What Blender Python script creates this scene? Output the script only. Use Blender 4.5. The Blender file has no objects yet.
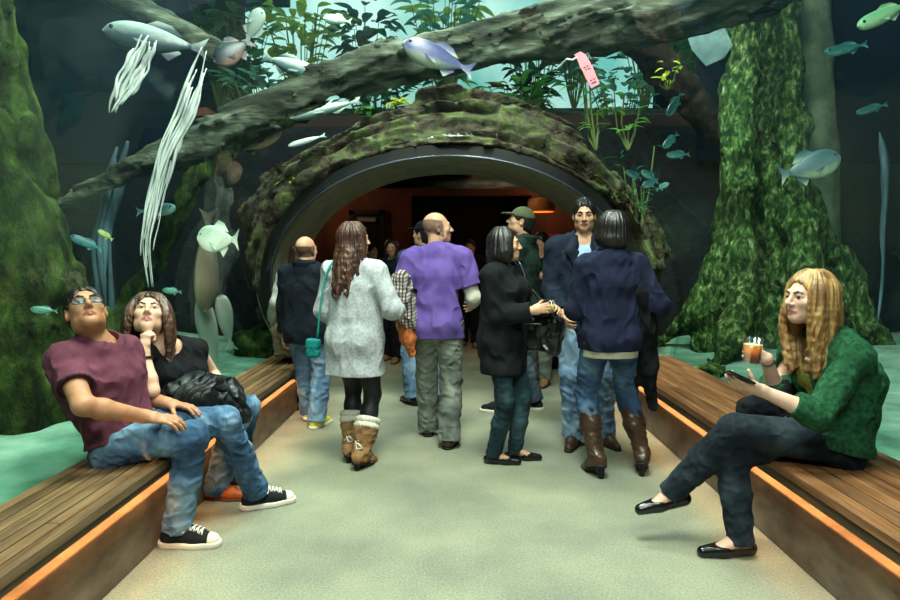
import bpy, math, random
import numpy as np
from mathutils import Vector, Matrix
random.seed(7)
rng = np.random.RandomState(7)
SC = bpy.context.scene
COL = SC.collection
PI = math.pi

# ------------------------------------------------------------------ camera
CAMZ = 1.43
F = 600.0
PITCH = math.atan(43 / F)
YAW = math.atan(4 / F)
cam_d = bpy.data.cameras.new('camera')
cam_d.sensor_width = 36.0
cam_d.lens = 24.0
cam_d.clip_start = 0.05
cam = bpy.data.objects.new('camera', cam_d)
COL.objects.link(cam)
cam.location = (0, 0, CAMZ)
cam.rotation_euler = (PI / 2 - PITCH, 0, YAW)
SC.camera = cam
_CM = cam.rotation_euler.to_matrix()


def ray(px, py):
    d = _CM @ Vector(((px - 450) / F, -(py - 300) / F, -1))
    return np.array(d)


def at(px, py, Y):
    """point seen at pixel (px, py) at distance Y down the tunnel"""
    d = ray(px, py)
    return np.array([0, 0, CAMZ]) + d * (Y / d[1])


def gnd(px, py, z=0.0):
    d = ray(px, py)
    return np.array([0, 0, CAMZ]) + d * ((z - CAMZ) / d[2])


def V(*a):
    return np.array(a, dtype=float)


def unit(v):
    v = np.asarray(v, float)
    return v / (np.linalg.norm(v) + 1e-9)


# ------------------------------------------------------------------ object helpers
def tag(o, label=None, cat=None, group=None, kind=None):
    if label: o['label'] = label
    if cat: o['category'] = cat
    if group: o['group'] = group
    if kind: o['kind'] = kind
    return o


def link(name, me, mats, parent=None, smooth=True):
    if not isinstance(mats, (list, tuple)): mats = [mats]
    for m in mats: me.materials.append(m)
    if smooth and len(me.polygons):
        me.polygons.foreach_set('use_smooth', np.ones(len(me.polygons), bool))
    o = bpy.data.objects.new(name, me)
    COL.objects.link(o)
    if parent is not None:
        o.parent = parent
        o.matrix_parent_inverse = parent.matrix_world.inverted() if parent.type == 'EMPTY' else Matrix()
    return o


def empty(name, loc=(0, 0, 0)):
    o = bpy.data.objects.new(name, None)
    COL.objects.link(o)
    o.location = loc
    o.matrix_world = Matrix.Translation(loc)
    return o


def mesh_np(name, v, f, mi=None):
    """v (n,3), f (m,k) arrays"""
    me = bpy.data.meshes.new(name)
    v = np.asarray(v, np.float32); f = np.asarray(f, np.int32)
    n, (m, k) = len(v), f.shape
    me.vertices.add(n); me.vertices.foreach_set('co', v.ravel())
    me.loops.add(m * k); me.loops.foreach_set('vertex_index', f.ravel())
    me.polygons.add(m)
    me.polygons.foreach_set('loop_start', np.arange(0, m * k, k, dtype=np.int32))
    if mi is not None: me.polygons.foreach_set('material_index', np.asarray(mi, np.int32))
    me.update(calc_edges=True)
    return me


class MB:
    """collects simple pieces into ONE mesh"""
    def __init__(s): s.v = []; s.f = []; s.m = []
    def add(s, vs, fs, mi=0):
        b = len(s.v)
        s.v += [tuple(map(float, p)) for p in vs]
        s.f += [tuple(b + i for i in q) for q in fs]
        s.m += [mi] * len(fs)
    def box(s, lo, hi, mi=0, R=None, c=None):
        x0, y0, z0 = lo; x1, y1, z1 = hi
        vs = [(x, y, z) for z in (z0, z1) for y in (y0, y1) for x in (x0, x1)]
        if R is not None: vs = [np.asarray(c) + np.asarray(R) @ np.array(p) for p in vs]
        s.add(vs, [(0, 2, 3, 1), (4, 5, 7, 6), (0, 1, 5, 4), (2, 6, 7, 3), (0, 4, 6, 2), (1, 3, 7, 5)], mi)
    def tube(s, pts, rad, n=10, cap=True, mi=0):
        pts = [np.asarray(p, float) for p in pts]
        if not hasattr(rad, '__len__'): rad = [rad] * len(pts)
        vs, fs = [], []
        up = None
        for i, p in enumerate(pts):
            t = unit(pts[min(i + 1, len(pts) - 1)] - pts[max(i - 1, 0)])
            if up is None:
                up = V(0, 0, 1) if abs(t[2]) < .9 else V(1, 0, 0)
            a = unit(np.cross(t, up)); b = np.cross(a, t); up = b
            for k in range(n):
                q = 2 * PI * k / n
                vs.append(p + rad[i] * (math.cos(q) * a + math.sin(q) * b))
        for i in range(len(pts) - 1):
            for k in range(n):
                k2 = (k + 1) % n
                fs.append((i * n + k, i * n + k2, (i + 1) * n + k2, (i + 1) * n + k))
        if cap:
            fs.append(tuple(range(n - 1, -1, -1)))
            fs.append(tuple((len(pts) - 1) * n + k for k in range(n)))
        s.add(vs, fs, mi)
    def lathe(s, prof, c=(0, 0, 0), R=None, n=24, mi=0):
        vs, fs = [], []
        for r, z in prof:
            for k in range(n):
                q = 2 * PI * k / n
                vs.append(V(r * math.cos(q), r * math.sin(q), z))
        for i in range(len(prof) - 1):
            for k in range(n):
                k2 = (k + 1) % n
                fs.append((i * n + k, i * n + k2, (i + 1) * n + k2, (i + 1) * n + k))
        if R is not None: vs = [np.asarray(R) @ p for p in vs]
        s.add([p + np.asarray(c) for p in vs], fs, mi)
    def build(s, name, mats, parent=None, smooth=False):
        me = bpy.data.meshes.new(name)
        me.from_pydata(s.v, [], s.f)
        if len(set(s.m)) > 1: me.polygons.foreach_set('material_index', s.m)
        me.update()
        return link(name, me, mats, parent, smooth)


def frame(y, z):
    """3x3 with columns x, y, z; y exact, z as near as can be"""
    y = unit(y); x = unit(np.cross(y, z)); z = np.cross(x, y)
    return np.stack([x, y, z], 1)


def rotm(axis, ang):
    return np.array(Matrix.Rotation(ang, 3, axis))


def catmull(pts, n=6):
    pts = [np.asarray(p, float) for p in pts]
    P = [2 * pts[0] - pts[1]] + pts + [2 * pts[-1] - pts[-2]]
    out = []
    for i in range(1, len(P) - 2):
        for k in range(n):
            t = k / n
            a, b, c, d = P[i - 1:i + 3]
            out.append(.5 * ((2 * b) + (c - a) * t + (2 * a - 5 * b + 4 * c - d) * t * t + (3 * b - a - 3 * c + d) * t ** 3))
    out.append(pts[-1])
    return out


# ------------------------------------------------------------------ value noise
_perm = rng.permutation(4096).astype(np.int32)
_val = rng.rand(4096).astype(np.float32) * 2 - 1


def vnoise(p, seed=0):
    p = np.asarray(p, np.float32)
    i = np.floor(p).astype(np.int32); f = p - i
    u = f * f * (3 - 2 * f)
    def h(dx, dy, dz):
        a = _perm[(i[..., 0] + dx + seed * 57) & 4095]
        a = _perm[(a + i[..., 1] + dy) & 4095]
        return _val[_perm[(a + i[..., 2] + dz) & 4095]]
    x, y, z = u[..., 0], u[..., 1], u[..., 2]
    def lerp(a, b, t): return a + (b - a) * t
    return lerp(lerp(lerp(h(0, 0, 0), h(1, 0, 0), x), lerp(h(0, 1, 0), h(1, 1, 0), x), y),
                lerp(lerp(h(0, 0, 1), h(1, 0, 1), x), lerp(h(0, 1, 1), h(1, 1, 1), x), y), z)


def fbm(p, oct=3, seed=0, gain=.5):
    a, s, out = 1.0, 1.0, 0
    for o in range(oct):
        out = out + a * vnoise(p * s + 13.7 * o, seed + o)
        a *= gain; s *= 2.03
    return out


# ------------------------------------------------------------------ smooth solids meshed from distance fields
class Prim:
    __slots__ = ('kind', 'a', 'k', 'op', 'tag')
    def __init__(s, kind, a, k, op, tag): s.kind, s.a, s.k, s.op, s.tag = kind, a, k, op, tag
    def grow(s, off, k=None):
        a = dict(s.a)
        if s.kind == 'cone': a['ra'] += off; a['rb'] += off
        elif s.kind == 'ell': a['r'] = a['r'] + off
        elif s.kind == 'box': a['h'] = a['h'] + off
        return Prim(s.kind, a, s.k if k is None else k, s.op, s.tag)
    def d(s, P):
        a = s.a
        if s.kind == 'cone':
            A = a['a'].astype(np.float32); ba = (a['b'] - a['a']).astype(np.float32)
            pa = P - A
            h = np.clip((pa @ ba) / np.float32(ba @ ba + 1e-12), 0, 1)
            q = pa - h[..., None] * ba
            fl = a['f']
            if fl != 1:
                sx = a['ax'].astype(np.float32)
                q = q - np.float32(1 - 1 / fl) * (q @ sx)[..., None] * sx
            r = a['ra'] + (a['rb'] - a['ra']) * h
            return (np.sqrt((q * q).sum(-1)) - r) * np.float32(min(1, fl))
        if s.kind == 'ell':
            q = (P - a['c'].astype(np.float32)) @ a['R'].astype(np.float32)
            r = a['r'].astype(np.float32)
            k0 = np.sqrt(((q / r) ** 2).sum(-1)); k1 = np.sqrt(((q / (r * r)) ** 2).sum(-1)) + 1e-6
            return np.where(k0 < .15, -r.min(), k0 * (k0 - 1) / k1)
        if s.kind == 'box':
            q = np.abs((P - a['c'].astype(np.float32)) @ a['R'].astype(np.float32)) - (a['h'] - a['r']).astype(np.float32)
            return np.sqrt((np.maximum(q, 0) ** 2).sum(-1)) + np.minimum(q.max(-1), 0) - np.float32(a['r'])
        if s.kind == 'half':
            return (P - a['c'].astype(np.float32)) @ a['n'].astype(np.float32)
        return a['fn'](P)
    def bounds(s):
        a = s.a
        if s.kind == 'cone':
            r = max(a['ra'], a['rb']) * max(1, a['f'])
            return np.minimum(a['a'], a['b']) - r, np.maximum(a['a'], a['b']) + r
        if s.kind == 'ell': return a['c'] - a['r'].max(), a['c'] + a['r'].max()
        if s.kind == 'box': return a['c'] - np.linalg.norm(a['h']), a['c'] + np.linalg.norm(a['h'])
        return a.get('lo'), a.get('hi')


def smin(a, b, k):
    if k <= 0: return np.minimum(a, b)
    h = np.maximum(k - np.abs(a - b), 0) / np.float32(k)
    return np.minimum(a, b) - h * h * np.float32(k * .25)


class Shape:
    def __init__(s): s.p = []; s.disp = None; s.slack = 0.004; s.nd = None
    def cone(s, a, b, ra, rb=None, k=.02, op='+', ax=None, f=1.0, tag=''):
        s.p.append(Prim('cone', dict(a=np.asarray(a, float), b=np.asarray(b, float), ra=ra, rb=ra if rb is None else rb,
                                     ax=None if ax is None else unit(ax), f=f), k, op, tag)); return s
    def chain(s, pts, rad, **kw):
        for i in range(len(pts) - 1): s.cone(pts[i], pts[i + 1], rad[i], rad[i + 1], **kw)
        return s
    def ell(s, c, r, R=None, k=.02, op='+', tag=''):
        s.p.append(Prim('ell', dict(c=np.asarray(c, float), r=np.asarray(r, float), R=np.eye(3) if R is None else np.asarray(R)), k, op, tag)); return s
    def box(s, c, h, R=None, r=.005, k=.01, op='+', tag=''):
        s.p.append(Prim('box', dict(c=np.asarray(c, float), h=np.asarray(h, float), r=r, R=np.eye(3) if R is None else np.asarray(R)), k, op, tag)); return s
    def cut(s, c, n, k=0.0):
        """throw away everything on the side the normal points to"""
        s.p.append(Prim('half', dict(c=np.asarray(c, float), n=unit(n)), k, '&', '')); return s
    def fn(s, f, lo, hi, k=.02, op='+'):
        s.p.append(Prim('fn', dict(fn=f, lo=np.asarray(lo, float), hi=np.asarray(hi, float)), k, op, '')); return s

    @staticmethod
    def comb(D, d, p):
        if p.op == '+': return smin(D, d, p.k)
        if p.op == '-': return -smin(-D, d, p.k)
        return -smin(-D, -d, p.k)

    def mesh(s, name, res, matfn=None, smooth=0):
        res = float(res) * RES
        B = 8
        los, his = [], []
        for p in s.p:
            if p.op == '+':
                lo, hi = p.bounds(); los.append(lo); his.append(hi)
        lo = np.min(los, 0) - 3 * res - s.slack; hi = np.max(his, 0) + 3 * res + s.slack
        bs = B * res
        nb = np.ceil((hi - lo) / bs).astype(int) + 1
        gi = np.stack(np.meshgrid(*[np.arange(n) for n in nb], indexing='ij'), -1).reshape(-1, 3)
        cen = (lo + (gi + .5) * bs).astype(np.float32)
        hd = bs * .5 * 1.7321
        D = np.full(len(cen), 10, np.float32)
        dcs = []
        for p in s.p:
            dc = p.d(cen); dcs.append(dc)
            D = s.comb(D, dc, p)
        keep = np.abs(D) < hd * 1.3 + s.slack
        gi = gi[keep]; dcs = [d[keep] for d in dcs]
        N = len(gi)
        l = np.arange(B + 1)
        loc = np.stack(np.meshgrid(l, l, l, indexing='ij'), -1).reshape(-1, 3)
        P = (lo + ((gi[:, None, :] * B + loc[None]) * res)).astype(np.float32)
        D = np.full(P.shape[:2], 10, np.float32)
        nd = len(s.p) if s.nd is None else s.nd
        for ip, (p, dc) in enumerate(zip(s.p, dcs)):
            if ip == nd and s.disp is not None: D = D + s.disp(P).astype(np.float32)
            if p.op == '&': m = np.arange(N)
            else: m = np.nonzero(dc < hd * 1.3 + p.k + s.slack + .01)[0]
            if len(m) == 0: continue
            D[m] = s.comb(D[m], p.d(P[m]), p)
        if s.disp is not None and nd >= len(s.p):
            D = D + s.disp(P).astype(np.float32)
        n1 = B + 1
        D = D.reshape(N, n1, n1, n1)
        ins = D < 0
        cc = np.zeros((N, B, B, B), np.int8)
        for dx in (0, 1):
            for dy in (0, 1):
                for dz in (0, 1):
                    cc += ins[:, dx:dx + B, dy:dy + B, dz:dz + B]
        act = (cc > 0) & (cc < 8)
        bi, ci, cj, ck = np.nonzero(act)
        dims = nb * B + 1
        G = gi[bi] * B + np.stack([ci, cj, ck], 1)
        def gid(g): return (g[:, 0].astype(np.int64) * dims[1] + g[:, 1]) * dims[2] + g[:, 2]
        ids = gid(G)
        pos = np.zeros((len(bi), 3), np.float32); cnt = np.zeros(len(bi), np.float32)
        corner = {}
        for dx in (0, 1):
            for dy in (0, 1):
                for dz in (0, 1): corner[dx, dy, dz] = D[bi, ci + dx, cj + dy, ck + dz]
        for ax in range(3):
            for u in (0, 1):
                for w in (0, 1):
                    c0 = [0, 0, 0]; o = [q for q in range(3) if q != ax]
                    c0[o[0]] = u; c0[o[1]] = w; c1 = list(c0); c1[ax] = 1
                    d0 = corner[tuple(c0)]; d1 = corner[tuple(c1)]
                    x = (d0 < 0) != (d1 < 0)
                    t = np.where(x, d0 / np.where(x, d0 - d1, 1), 0)
                    q = np.zeros_like(pos); q[:] = c0; q[:, ax] = t
                    pos += q * x[:, None]; cnt += x
        pos = pos / cnt[:, None]
        order = np.argsort(ids); ids_s = ids[order]
        verts = lo + (G + pos) * res
        verts = verts[order]
        faces = []
        for ax in range(3):
            sl0 = [slice(0, B)] * 3; sl1 = list(sl0); sl1[ax] = slice(1, B + 1)
            s0 = ins[(slice(None),) + tuple(sl0)]; s1 = ins[(slice(None),) + tuple(sl1)]
            b2, i2, j2, k2 = np.nonzero(s0 != s1)
            g = gi[b2] * B + np.stack([i2, j2, k2], 1)
            inside0 = s0[b2, i2, j2, k2]
            o = [(ax + 1) % 3, (ax + 2) % 3]
            quad = []
            ok = np.ones(len(g), bool)
            for du, dv in ((0, 0), (1, 0), (1, 1), (0, 1)):
                h = g.copy(); h[:, o[0]] -= du; h[:, o[1]] -= dv
                ok &= (h >= 0).all(1)
                hid = gid(h)
                ix = np.searchsorted(ids_s, hid); ix = np.minimum(ix, len(ids_s) - 1)
                ok &= ids_s[ix] == hid
                quad.append(ix)
            q = np.stack(quad, 1)
            q[~inside0] = q[~inside0][:, ::-1]
            faces.append(q[ok])
        fc = np.concatenate(faces)
        for _ in range(smooth):
            acc = np.zeros_like(verts); c = np.zeros(len(verts))
            for a, b in ((0, 1), (1, 2), (2, 3), (3, 0)):
                np.add.at(acc, fc[:, a], verts[fc[:, b]]); np.add.at(c, fc[:, a], 1)
                np.add.at(acc, fc[:, b], verts[fc[:, a]]); np.add.at(c, fc[:, b], 1)
            verts = .5 * verts + .5 * acc / np.maximum(c, 1)[:, None]
        mi = None
        if matfn is not None: mi = matfn(verts[fc].mean(1))
        return mesh_np(name, verts, fc, mi)

    def build(s, name, mats, parent=None, res=.006, matfn=None, smooth=0):
        return link(name, s.mesh(name, res, matfn, smooth), mats, parent)


RES = 1.0

# ------------------------------------------------------------------ materials
MAT = {}


def nt(name):
    m = bpy.data.materials.new(name); m.use_nodes = True
    t = m.node_tree; b = t.nodes['Principled BSDF']
    return m, t, b


def N(t, typ, **kw):
    n = t.nodes.new(typ)
    for k, v in kw.items():
        if k in n.inputs.keys(): n.inputs[k].default_value = v
        else: setattr(n, k, v)
    return n


def srgb(h):
    h = h.lstrip('#')
    c = [int(h[i:i + 2], 16) / 255 for i in (0, 2, 4)]
    return tuple((x / 12.92 if x <= .04045 else ((x + .055) / 1.055) ** 2.4) for x in c) + (1,)


def noise_mat(name, cols, scale=20, rough=.8, bump=0.0, bscale=None, stretch=(1, 1, 1), detail=4, spec=.3, metal=0, sheen=0,
              pos=None, distort=0.0, bdist=.01, rot=(0, 0, 0)):
    """colours blended by object-space noise, bump from finer noise"""
    if name in MAT: return MAT[name]
    m, t, b = nt(name)
    tc = N(t, 'ShaderNodeTexCoord')
    mp = N(t, 'ShaderNodeMapping'); mp.inputs['Scale'].default_value = stretch; mp.inputs['Rotation'].default_value = rot
    t.links.new(tc.outputs['Object'], mp.inputs['Vector'])
    n = N(t, 'ShaderNodeTexNoise', Scale=scale, Detail=detail, Roughness=.6, Distortion=distort)
    t.links.new(mp.outputs['Vector'], n.inputs['Vector'])
    r = N(t, 'ShaderNodeValToRGB')
    els = r.color_ramp.elements
    n_c = len(cols)
    pos = pos or [0.3 + .4 * i / max(1, n_c - 1) for i in range(n_c)]
    while len(els) < n_c: els.new(.5)
    for e, c, p in zip(els, cols, pos): e.position = p; e.color = srgb(c)
    t.links.new(n.outputs['Fac'], r.inputs['Fac'])
    t.links.new(r.outputs['Color'], b.inputs['Base Color'])
    b.inputs['Roughness'].default_value = rough
    b.inputs['Specular IOR Level'].default_value = spec
    b.inputs['Metallic'].default_value = metal
    if sheen:
        b.inputs['Sheen Weight'].default_value = sheen
    if bump:
        n2 = N(t, 'ShaderNodeTexNoise', Scale=bscale or scale * 3, Detail=5, Roughness=.65)
        t.links.new(mp.outputs['Vector'], n2.inputs['Vector'])
        bm = N(t, 'ShaderNodeBump', Strength=bump, Distance=bdist)
        t.links.new(n2.outputs['Fac'], bm.inputs['Height'])
        t.links.new(bm.outputs['Normal'], b.inputs['Normal'])
    MAT[name] = m
    return m


def plain(name, col, rough=.6, spec=.4, metal=0, emit=0):
    if name in MAT: return MAT[name]
    m, t, b = nt(name)
    b.inputs['Base Color'].default_value = srgb(col)
    b.inputs['Roughness'].default_value = rough
    b.inputs['Specular IOR Level'].default_value = spec
    b.inputs['Metallic'].default_value = metal
    if emit:
        b.inputs['Emission Color'].default_value = srgb(col)
        b.inputs['Emission Strength'].default_value = emit
    MAT[name] = m
    return m


def glass_mat(name, tint='#ffffff', base=.02, edge=.5, power=4.5, rough=.0, gtint='#ffffff'):
    """clear sheet: lets light through, mirrors more at grazing angles"""
    if name in MAT: return MAT[name]
    m = bpy.data.materials.new(name); m.use_nodes = True
    t = m.node_tree
    for n in list(t.nodes): t.nodes.remove(n)
    o = N(t, 'ShaderNodeOutputMaterial'); tr = N(t, 'ShaderNodeBsdfTransparent'); tr.inputs['Color'].default_value = srgb(tint)
    gl = N(t, 'ShaderNodeBsdfGlossy', Roughness=rough)
    gl.inputs['Color'].default_value = srgb(gtint)
    lw = N(t, 'ShaderNodeLayerWeight', Blend=.5)
    pw = N(t, 'ShaderNodeMath', operation='POWER'); pw.inputs[1].default_value = power
    mu = N(t, 'ShaderNodeMath', operation='MULTIPLY_ADD'); mu.inputs[1].default_value = edge; mu.inputs[2].default_value = base
    t.links.new(lw.outputs['Facing'], pw.inputs[0]); t.links.new(pw.outputs[0], mu.inputs[0])
    mx = N(t, 'ShaderNodeMixShader')
    t.links.new(mu.outputs[0], mx.inputs[0])
    t.links.new(tr.outputs[0], mx.inputs[1]); t.links.new(gl.outputs[0], mx.inputs[2])
    t.links.new(mx.outputs[0], o.inputs['Surface'])
    MAT[name] = m
    return m
# ================================================================== the place
YP = 6.0            # the portal ring
YQ = 7.35           # far end of the portal barrel
c0 = at(450, 280, YP)
XC, ZC = c0[0], c0[2]
EA, EB = 1.84, 1.28
SEAT = .46

m_floor, t, b = nt('floor_speckled')
tc = N(t, 'ShaderNodeTexCoord'); n1 = N(t, 'ShaderNodeTexNoise', Scale=1.6, Detail=5); n2 = N(t, 'ShaderNodeTexNoise', Scale=95, Detail=4, Roughness=.75)
t.links.new(tc.outputs['Object'], n1.inputs['Vector']); t.links.new(tc.outputs['Object'], n2.inputs['Vector'])
r1 = N(t, 'ShaderNodeValToRGB'); r1.color_ramp.elements[0].color = srgb('#76796a'); r1.color_ramp.elements[1].color = srgb('#93937c'); r1.color_ramp.elements[0].position = .35; r1.color_ramp.elements[1].position = .68
r2_ = N(t, 'ShaderNodeMapRange'); r2_.inputs[1].default_value = .3; r2_.inputs[2].default_value = .7; r2_.inputs[3].default_value = .62; r2_.inputs[4].default_value = 1.3
t.links.new(n1.outputs['Fac'], r1.inputs['Fac']); t.links.new(n2.outputs['Fac'], r2_.inputs[0])
mx = N(t, 'ShaderNodeMix', data_type='RGBA', blend_type='MULTIPLY'); mx.inputs[0].default_value = 1
t.links.new(r1.outputs[0], mx.inputs[6]); t.links.new(r2_.outputs[0], mx.inputs[7]); t.links.new(mx.outputs[2], b.inputs['Base Color'])
bm = N(t, 'ShaderNodeBump', Strength=.35, Distance=.004); t.links.new(n2.outputs['Fac'], bm.inputs['Height']); t.links.new(bm.outputs[0], b.inputs['Normal'])
b.inputs['Roughness'].default_value = .8; b.inputs['Specular IOR Level'].default_value = .2
m_conc = noise_mat('concrete', ['#4a4034', '#6e6152', '#857765'], scale=3.5, rough=.7, bump=.2, bscale=60, stretch=(1, 1, 2.2), detail=8, spec=.3)
m_reveal = noise_mat('portal_plaster', ['#7f806e', '#919280', '#9f9f8b'], scale=6, rough=.75, bump=.15, bscale=80)
m_dark = plain('dark_rubber', '#0d0f10', .45)
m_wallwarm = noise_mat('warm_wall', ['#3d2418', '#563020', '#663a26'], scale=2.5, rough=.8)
m_black = plain('matt_black', '#0a0a0b', .7)
m_tank = noise_mat('tank_wall', ['#02060f', '#040d1e', '#07172b'], scale=.7, rough=.95, spec=.05)
m_sand = noise_mat('sand', ['#435f50', '#6b8f7c', '#8fb09c'], scale=2.5, rough=.95, bump=.4, bscale=14, detail=8, spec=.1, bdist=.03)
m_led = plain('led_strip', '#ffa860', emit=30)

# plank wood with seams along the bench
def wood_mat(name, a, b, c):
    m, t, bs = nt(name)
    tc = N(t, 'ShaderNodeTexCoord'); mp = N(t, 'ShaderNodeMapping'); mp.inputs['Scale'].default_value = (9, .55, 9)
    t.links.new(tc.outputs['Object'], mp.inputs['Vector'])
    n = N(t, 'ShaderNodeTexNoise', Scale=3.2, Detail=7, Roughness=.65, Distortion=.4); t.links.new(mp.outputs[0], n.inputs['Vector'])
    r = N(t, 'ShaderNodeValToRGB'); els = r.color_ramp.elements; els.new(.5)
    for e, cc, p in zip(els, (a, b, c), (.3, .5, .7)): e.position = p; e.color = srgb(cc)
    t.links.new(n.outputs['Fac'], r.inputs['Fac'])
    oi = N(t, 'ShaderNodeAttribute'); oi.attribute_name = 'plank'
    hs = N(t, 'ShaderNodeMix', data_type='RGBA', blend_type='MULTIPLY'); hs.inputs[0].default_value = 1
    rr = N(t, 'ShaderNodeMapRange'); rr.inputs[3].default_value = .55; rr.inputs[4].default_value = 1.15
    t.links.new(oi.outputs['Fac'], rr.inputs[0]); t.links.new(r.outputs['Color'], hs.inputs[6]); t.links.new(rr.outputs[0], hs.inputs[7])
    t.links.new(hs.outputs[2], bs.inputs['Base Color'])
    bs.inputs['Roughness'].default_value = .5
    bm = N(t, 'ShaderNodeBump', Strength=.3, Distance=.006); t.links.new(n.outputs['Fac'], bm.inputs['Height']); t.links.new(bm.outputs[0], bs.inputs['Normal'])
    return m
m_wood_l = wood_mat('bench_wood_weathered', '#4a3826', '#75593a', '#9a7a54')
m_wood_r = wood_mat('bench_wood_brown', '#4f3018', '#7d5230', '#a27248')
m_fascia = noise_mat('bench_fascia', ['#33261a', '#4c3825', '#5d4530'], scale=5, stretch=(1, .3, 2), rough=.55, bump=.2)

# floor
mb = MB(); mb.box((-2.6, -1.2, -.1), (2.6, 12.5, 0)); mb.box((-3.2, YQ, -.1), (3.2, 12.5, -.001))
tag(mb.build('floor', m_floor), kind='structure')


def bench(name, x0, x1, sgn, wood, xbase, y0, y1, label):
    """x0 front edge, x1 back edge, xbase face of the concrete base"""
    root = empty(name, ((x0 + x1) / 2, (y0 + y1) / 2, 0))
    tag(root, label, 'bench', 'long tunnel benches')
    w = abs(x1 - x0); n = 7
    me_v = MB(); at_ = []
    seg = 2.35
    for i in range(n):
        a = x0 + (x1 - x0) * i / n; b = x0 + (x1 - x0) * (i + 1) / n
        a, b = min(a, b) + .0045, max(a, b) - .0045
        off = (i * .83) % seg
        y = y0 - off
        while y < y1:
            ya, yb = max(y, y0), min(y + seg - .004, y1)
            if yb - ya > .05:
                me_v.box((a, ya, SEAT - .045), (b, yb, SEAT - .002 * random.random()))
                at_ += [random.random()] * 8
            y += seg
    o = me_v.build('seat', wood, root)
    o['label'] = 'brown slatted plank seat'
    al = o.data.attributes.new('plank', 'FLOAT', 'POINT'); al.data.foreach_set('value', at_)
    bv = o.modifiers.new('b', 'BEVEL'); bv.width = .004; bv.segments = 1
    f = MB(); a, b = sorted((x0 + sgn * .012, x0 + sgn * .05)); f.box((a, y0, SEAT - (.075 if sgn < 0 else .092)), (b, y1, SEAT - .046)); f.build('front_board', m_fascia, root)
    c = MB(); a, b = sorted((xbase, x1)); c.box((a, y0, 0), (b, y1, .285))
    o = c.build('base', m_conc, root); o['label'] = 'grey concrete bench base'
    bv = o.modifiers.new('b', 'BEVEL'); bv.width = .008; bv.segments = 2
    c = MB(); a, b = sorted((x0 + sgn * .16, x1)); c.box((a, y0, .285), (b, y1, SEAT - .045)); c.build('riser', m_black, root)
    l = MB(); a, b = sorted((x0 + sgn * .055, x0 + sgn * .075)); l.box((a, y0, SEAT - .065), (b, y1, SEAT - .05)); l.build('light_strip', m_led, root)
    return root


bench('bench', -1.377, -1.79, -1, m_wood_l, -1.47, .6, 5.9, 'weathered plank bench with glowing ledge under the couple looking up')
bench('bench', 1.523, 2.135, 1, m_wood_r, 1.6, .6, 5.9, 'wide brown plank bench with glowing ledge under the woman in green')

# warm light of the strips spilling on ledge and floor
for sx, x in ((-1, -1.50), (1, 1.63)):
    l = bpy.data.lights.new('bench_glow', 'AREA'); l.shape = 'RECTANGLE'; l.size = .02; l.size_y = 5.2; l.energy = 8; l.color = (1, .55, .22)
    o = bpy.data.objects.new('bench_glow', l); COL.objects.link(o); o.location = (x - sx * .005, 3.25, .345)
    o.rotation_euler = (0, -sx * .5, 0)

# ------------------------------------------------------------------ acrylic tunnel
AX0, AX1, AZ0, AH = -1.80, 2.15, .40, 2.22
ACX, ACA = (AX0 + AX1) / 2, (AX1 - AX0) / 2
def arc_pt(t):       # t 0..1 from the left bench over the top to the right bench
    q = PI * (1 - t)
    c, s = math.cos(q), math.sin(q)
    z = AZ0 + AH * abs(s) ** .86
    bulge = .13 * math.sin(PI * min(1, (z - AZ0) / 1.7)) * (1 if c > 0 else -1) * min(1, abs(c) * 2)
    return ACX + ACA * math.copysign(abs(c) ** .86, c) + bulge, z
vs, fs = [], []
NA, ys = 64, list(np.linspace(.2, YP, 25))
for y in ys:
    for i in range(NA + 1):
        x, z = arc_pt(i / NA); vs.append((x, y, z))
for j in range(len(ys) - 1):
    for i in range(NA):
        a = j * (NA + 1) + i; fs.append((a, a + 1, a + NA + 2, a + NA + 1))
m_acr = glass_mat('acrylic', '#eef8f6', base=.018, edge=.42, power=4.5, gtint='#dff2f2')
me = bpy.data.meshes.new('window'); me.from_pydata(vs, [], fs); me.update()
acr = link('window_1', me, m_acr)
tag(acr, kind='structure')
sd = acr.modifiers.new('thick', 'SOLIDIFY'); sd.thickness = .06; sd.offset = 1

# ------------------------------------------------------------------ portal
def ell(a, b, q): return XC + a * math.cos(q), ZC + b * math.sin(q)
q0, q1 = -1.05, PI + 1.05
def ring(mb, r0, y0_, r1, y1_, n=100):
    """elliptic barrel that drops straight to the floor below bench height"""
    vs = []; fs = []
    qa, qb = -.62, PI + .62
    for i in range(n + 1):
        j = min(max(i - 2, 0), n - 4)
        q = qa + (qb - qa) * j / (n - 4)
        for (da, y) in ((r0, y0_), (r1, y1_)):
            x, z = ell(EA + da, EB + da, q)
            if i < 2 or i > n - 2: z = -.02 if i in (0, n) else z * .5
            vs.append((x, y, z))
    for i in range(n): fs.append((2 * i, 2 * i + 1, 2 * i + 3, 2 * i + 2))
    mb.add(vs, fs)
mb = MB(); ring(mb, -.055, YP + .02, -.055, YQ); ring(mb, .12, YP + .02, .12, YQ); ring(mb, -.055, YQ, .12, YQ)
tag(mb.build('wall_portal', m_reveal, smooth=True), kind='structure')
mb = MB(); ring(mb, -.055, YP - .03, -.055, YP + .02); ring(mb, -.055, YP - .03, .05, YP - .03); ring(mb, .05, YP - .03, .05, YP + .05)
tag(mb.build('trim_1', m_dark, smooth=False), kind='structure')
m_steel = plain('steel_trim', '#8d98a8', .25, metal=.9)
mb = MB(); ring(mb, -.062, YP - .035, -.05, YP - .035); ring(mb, -.05, YP - .035, -.05, YP - .02)
tag(mb.build('trim_2', m_steel), kind='structure')

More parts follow.
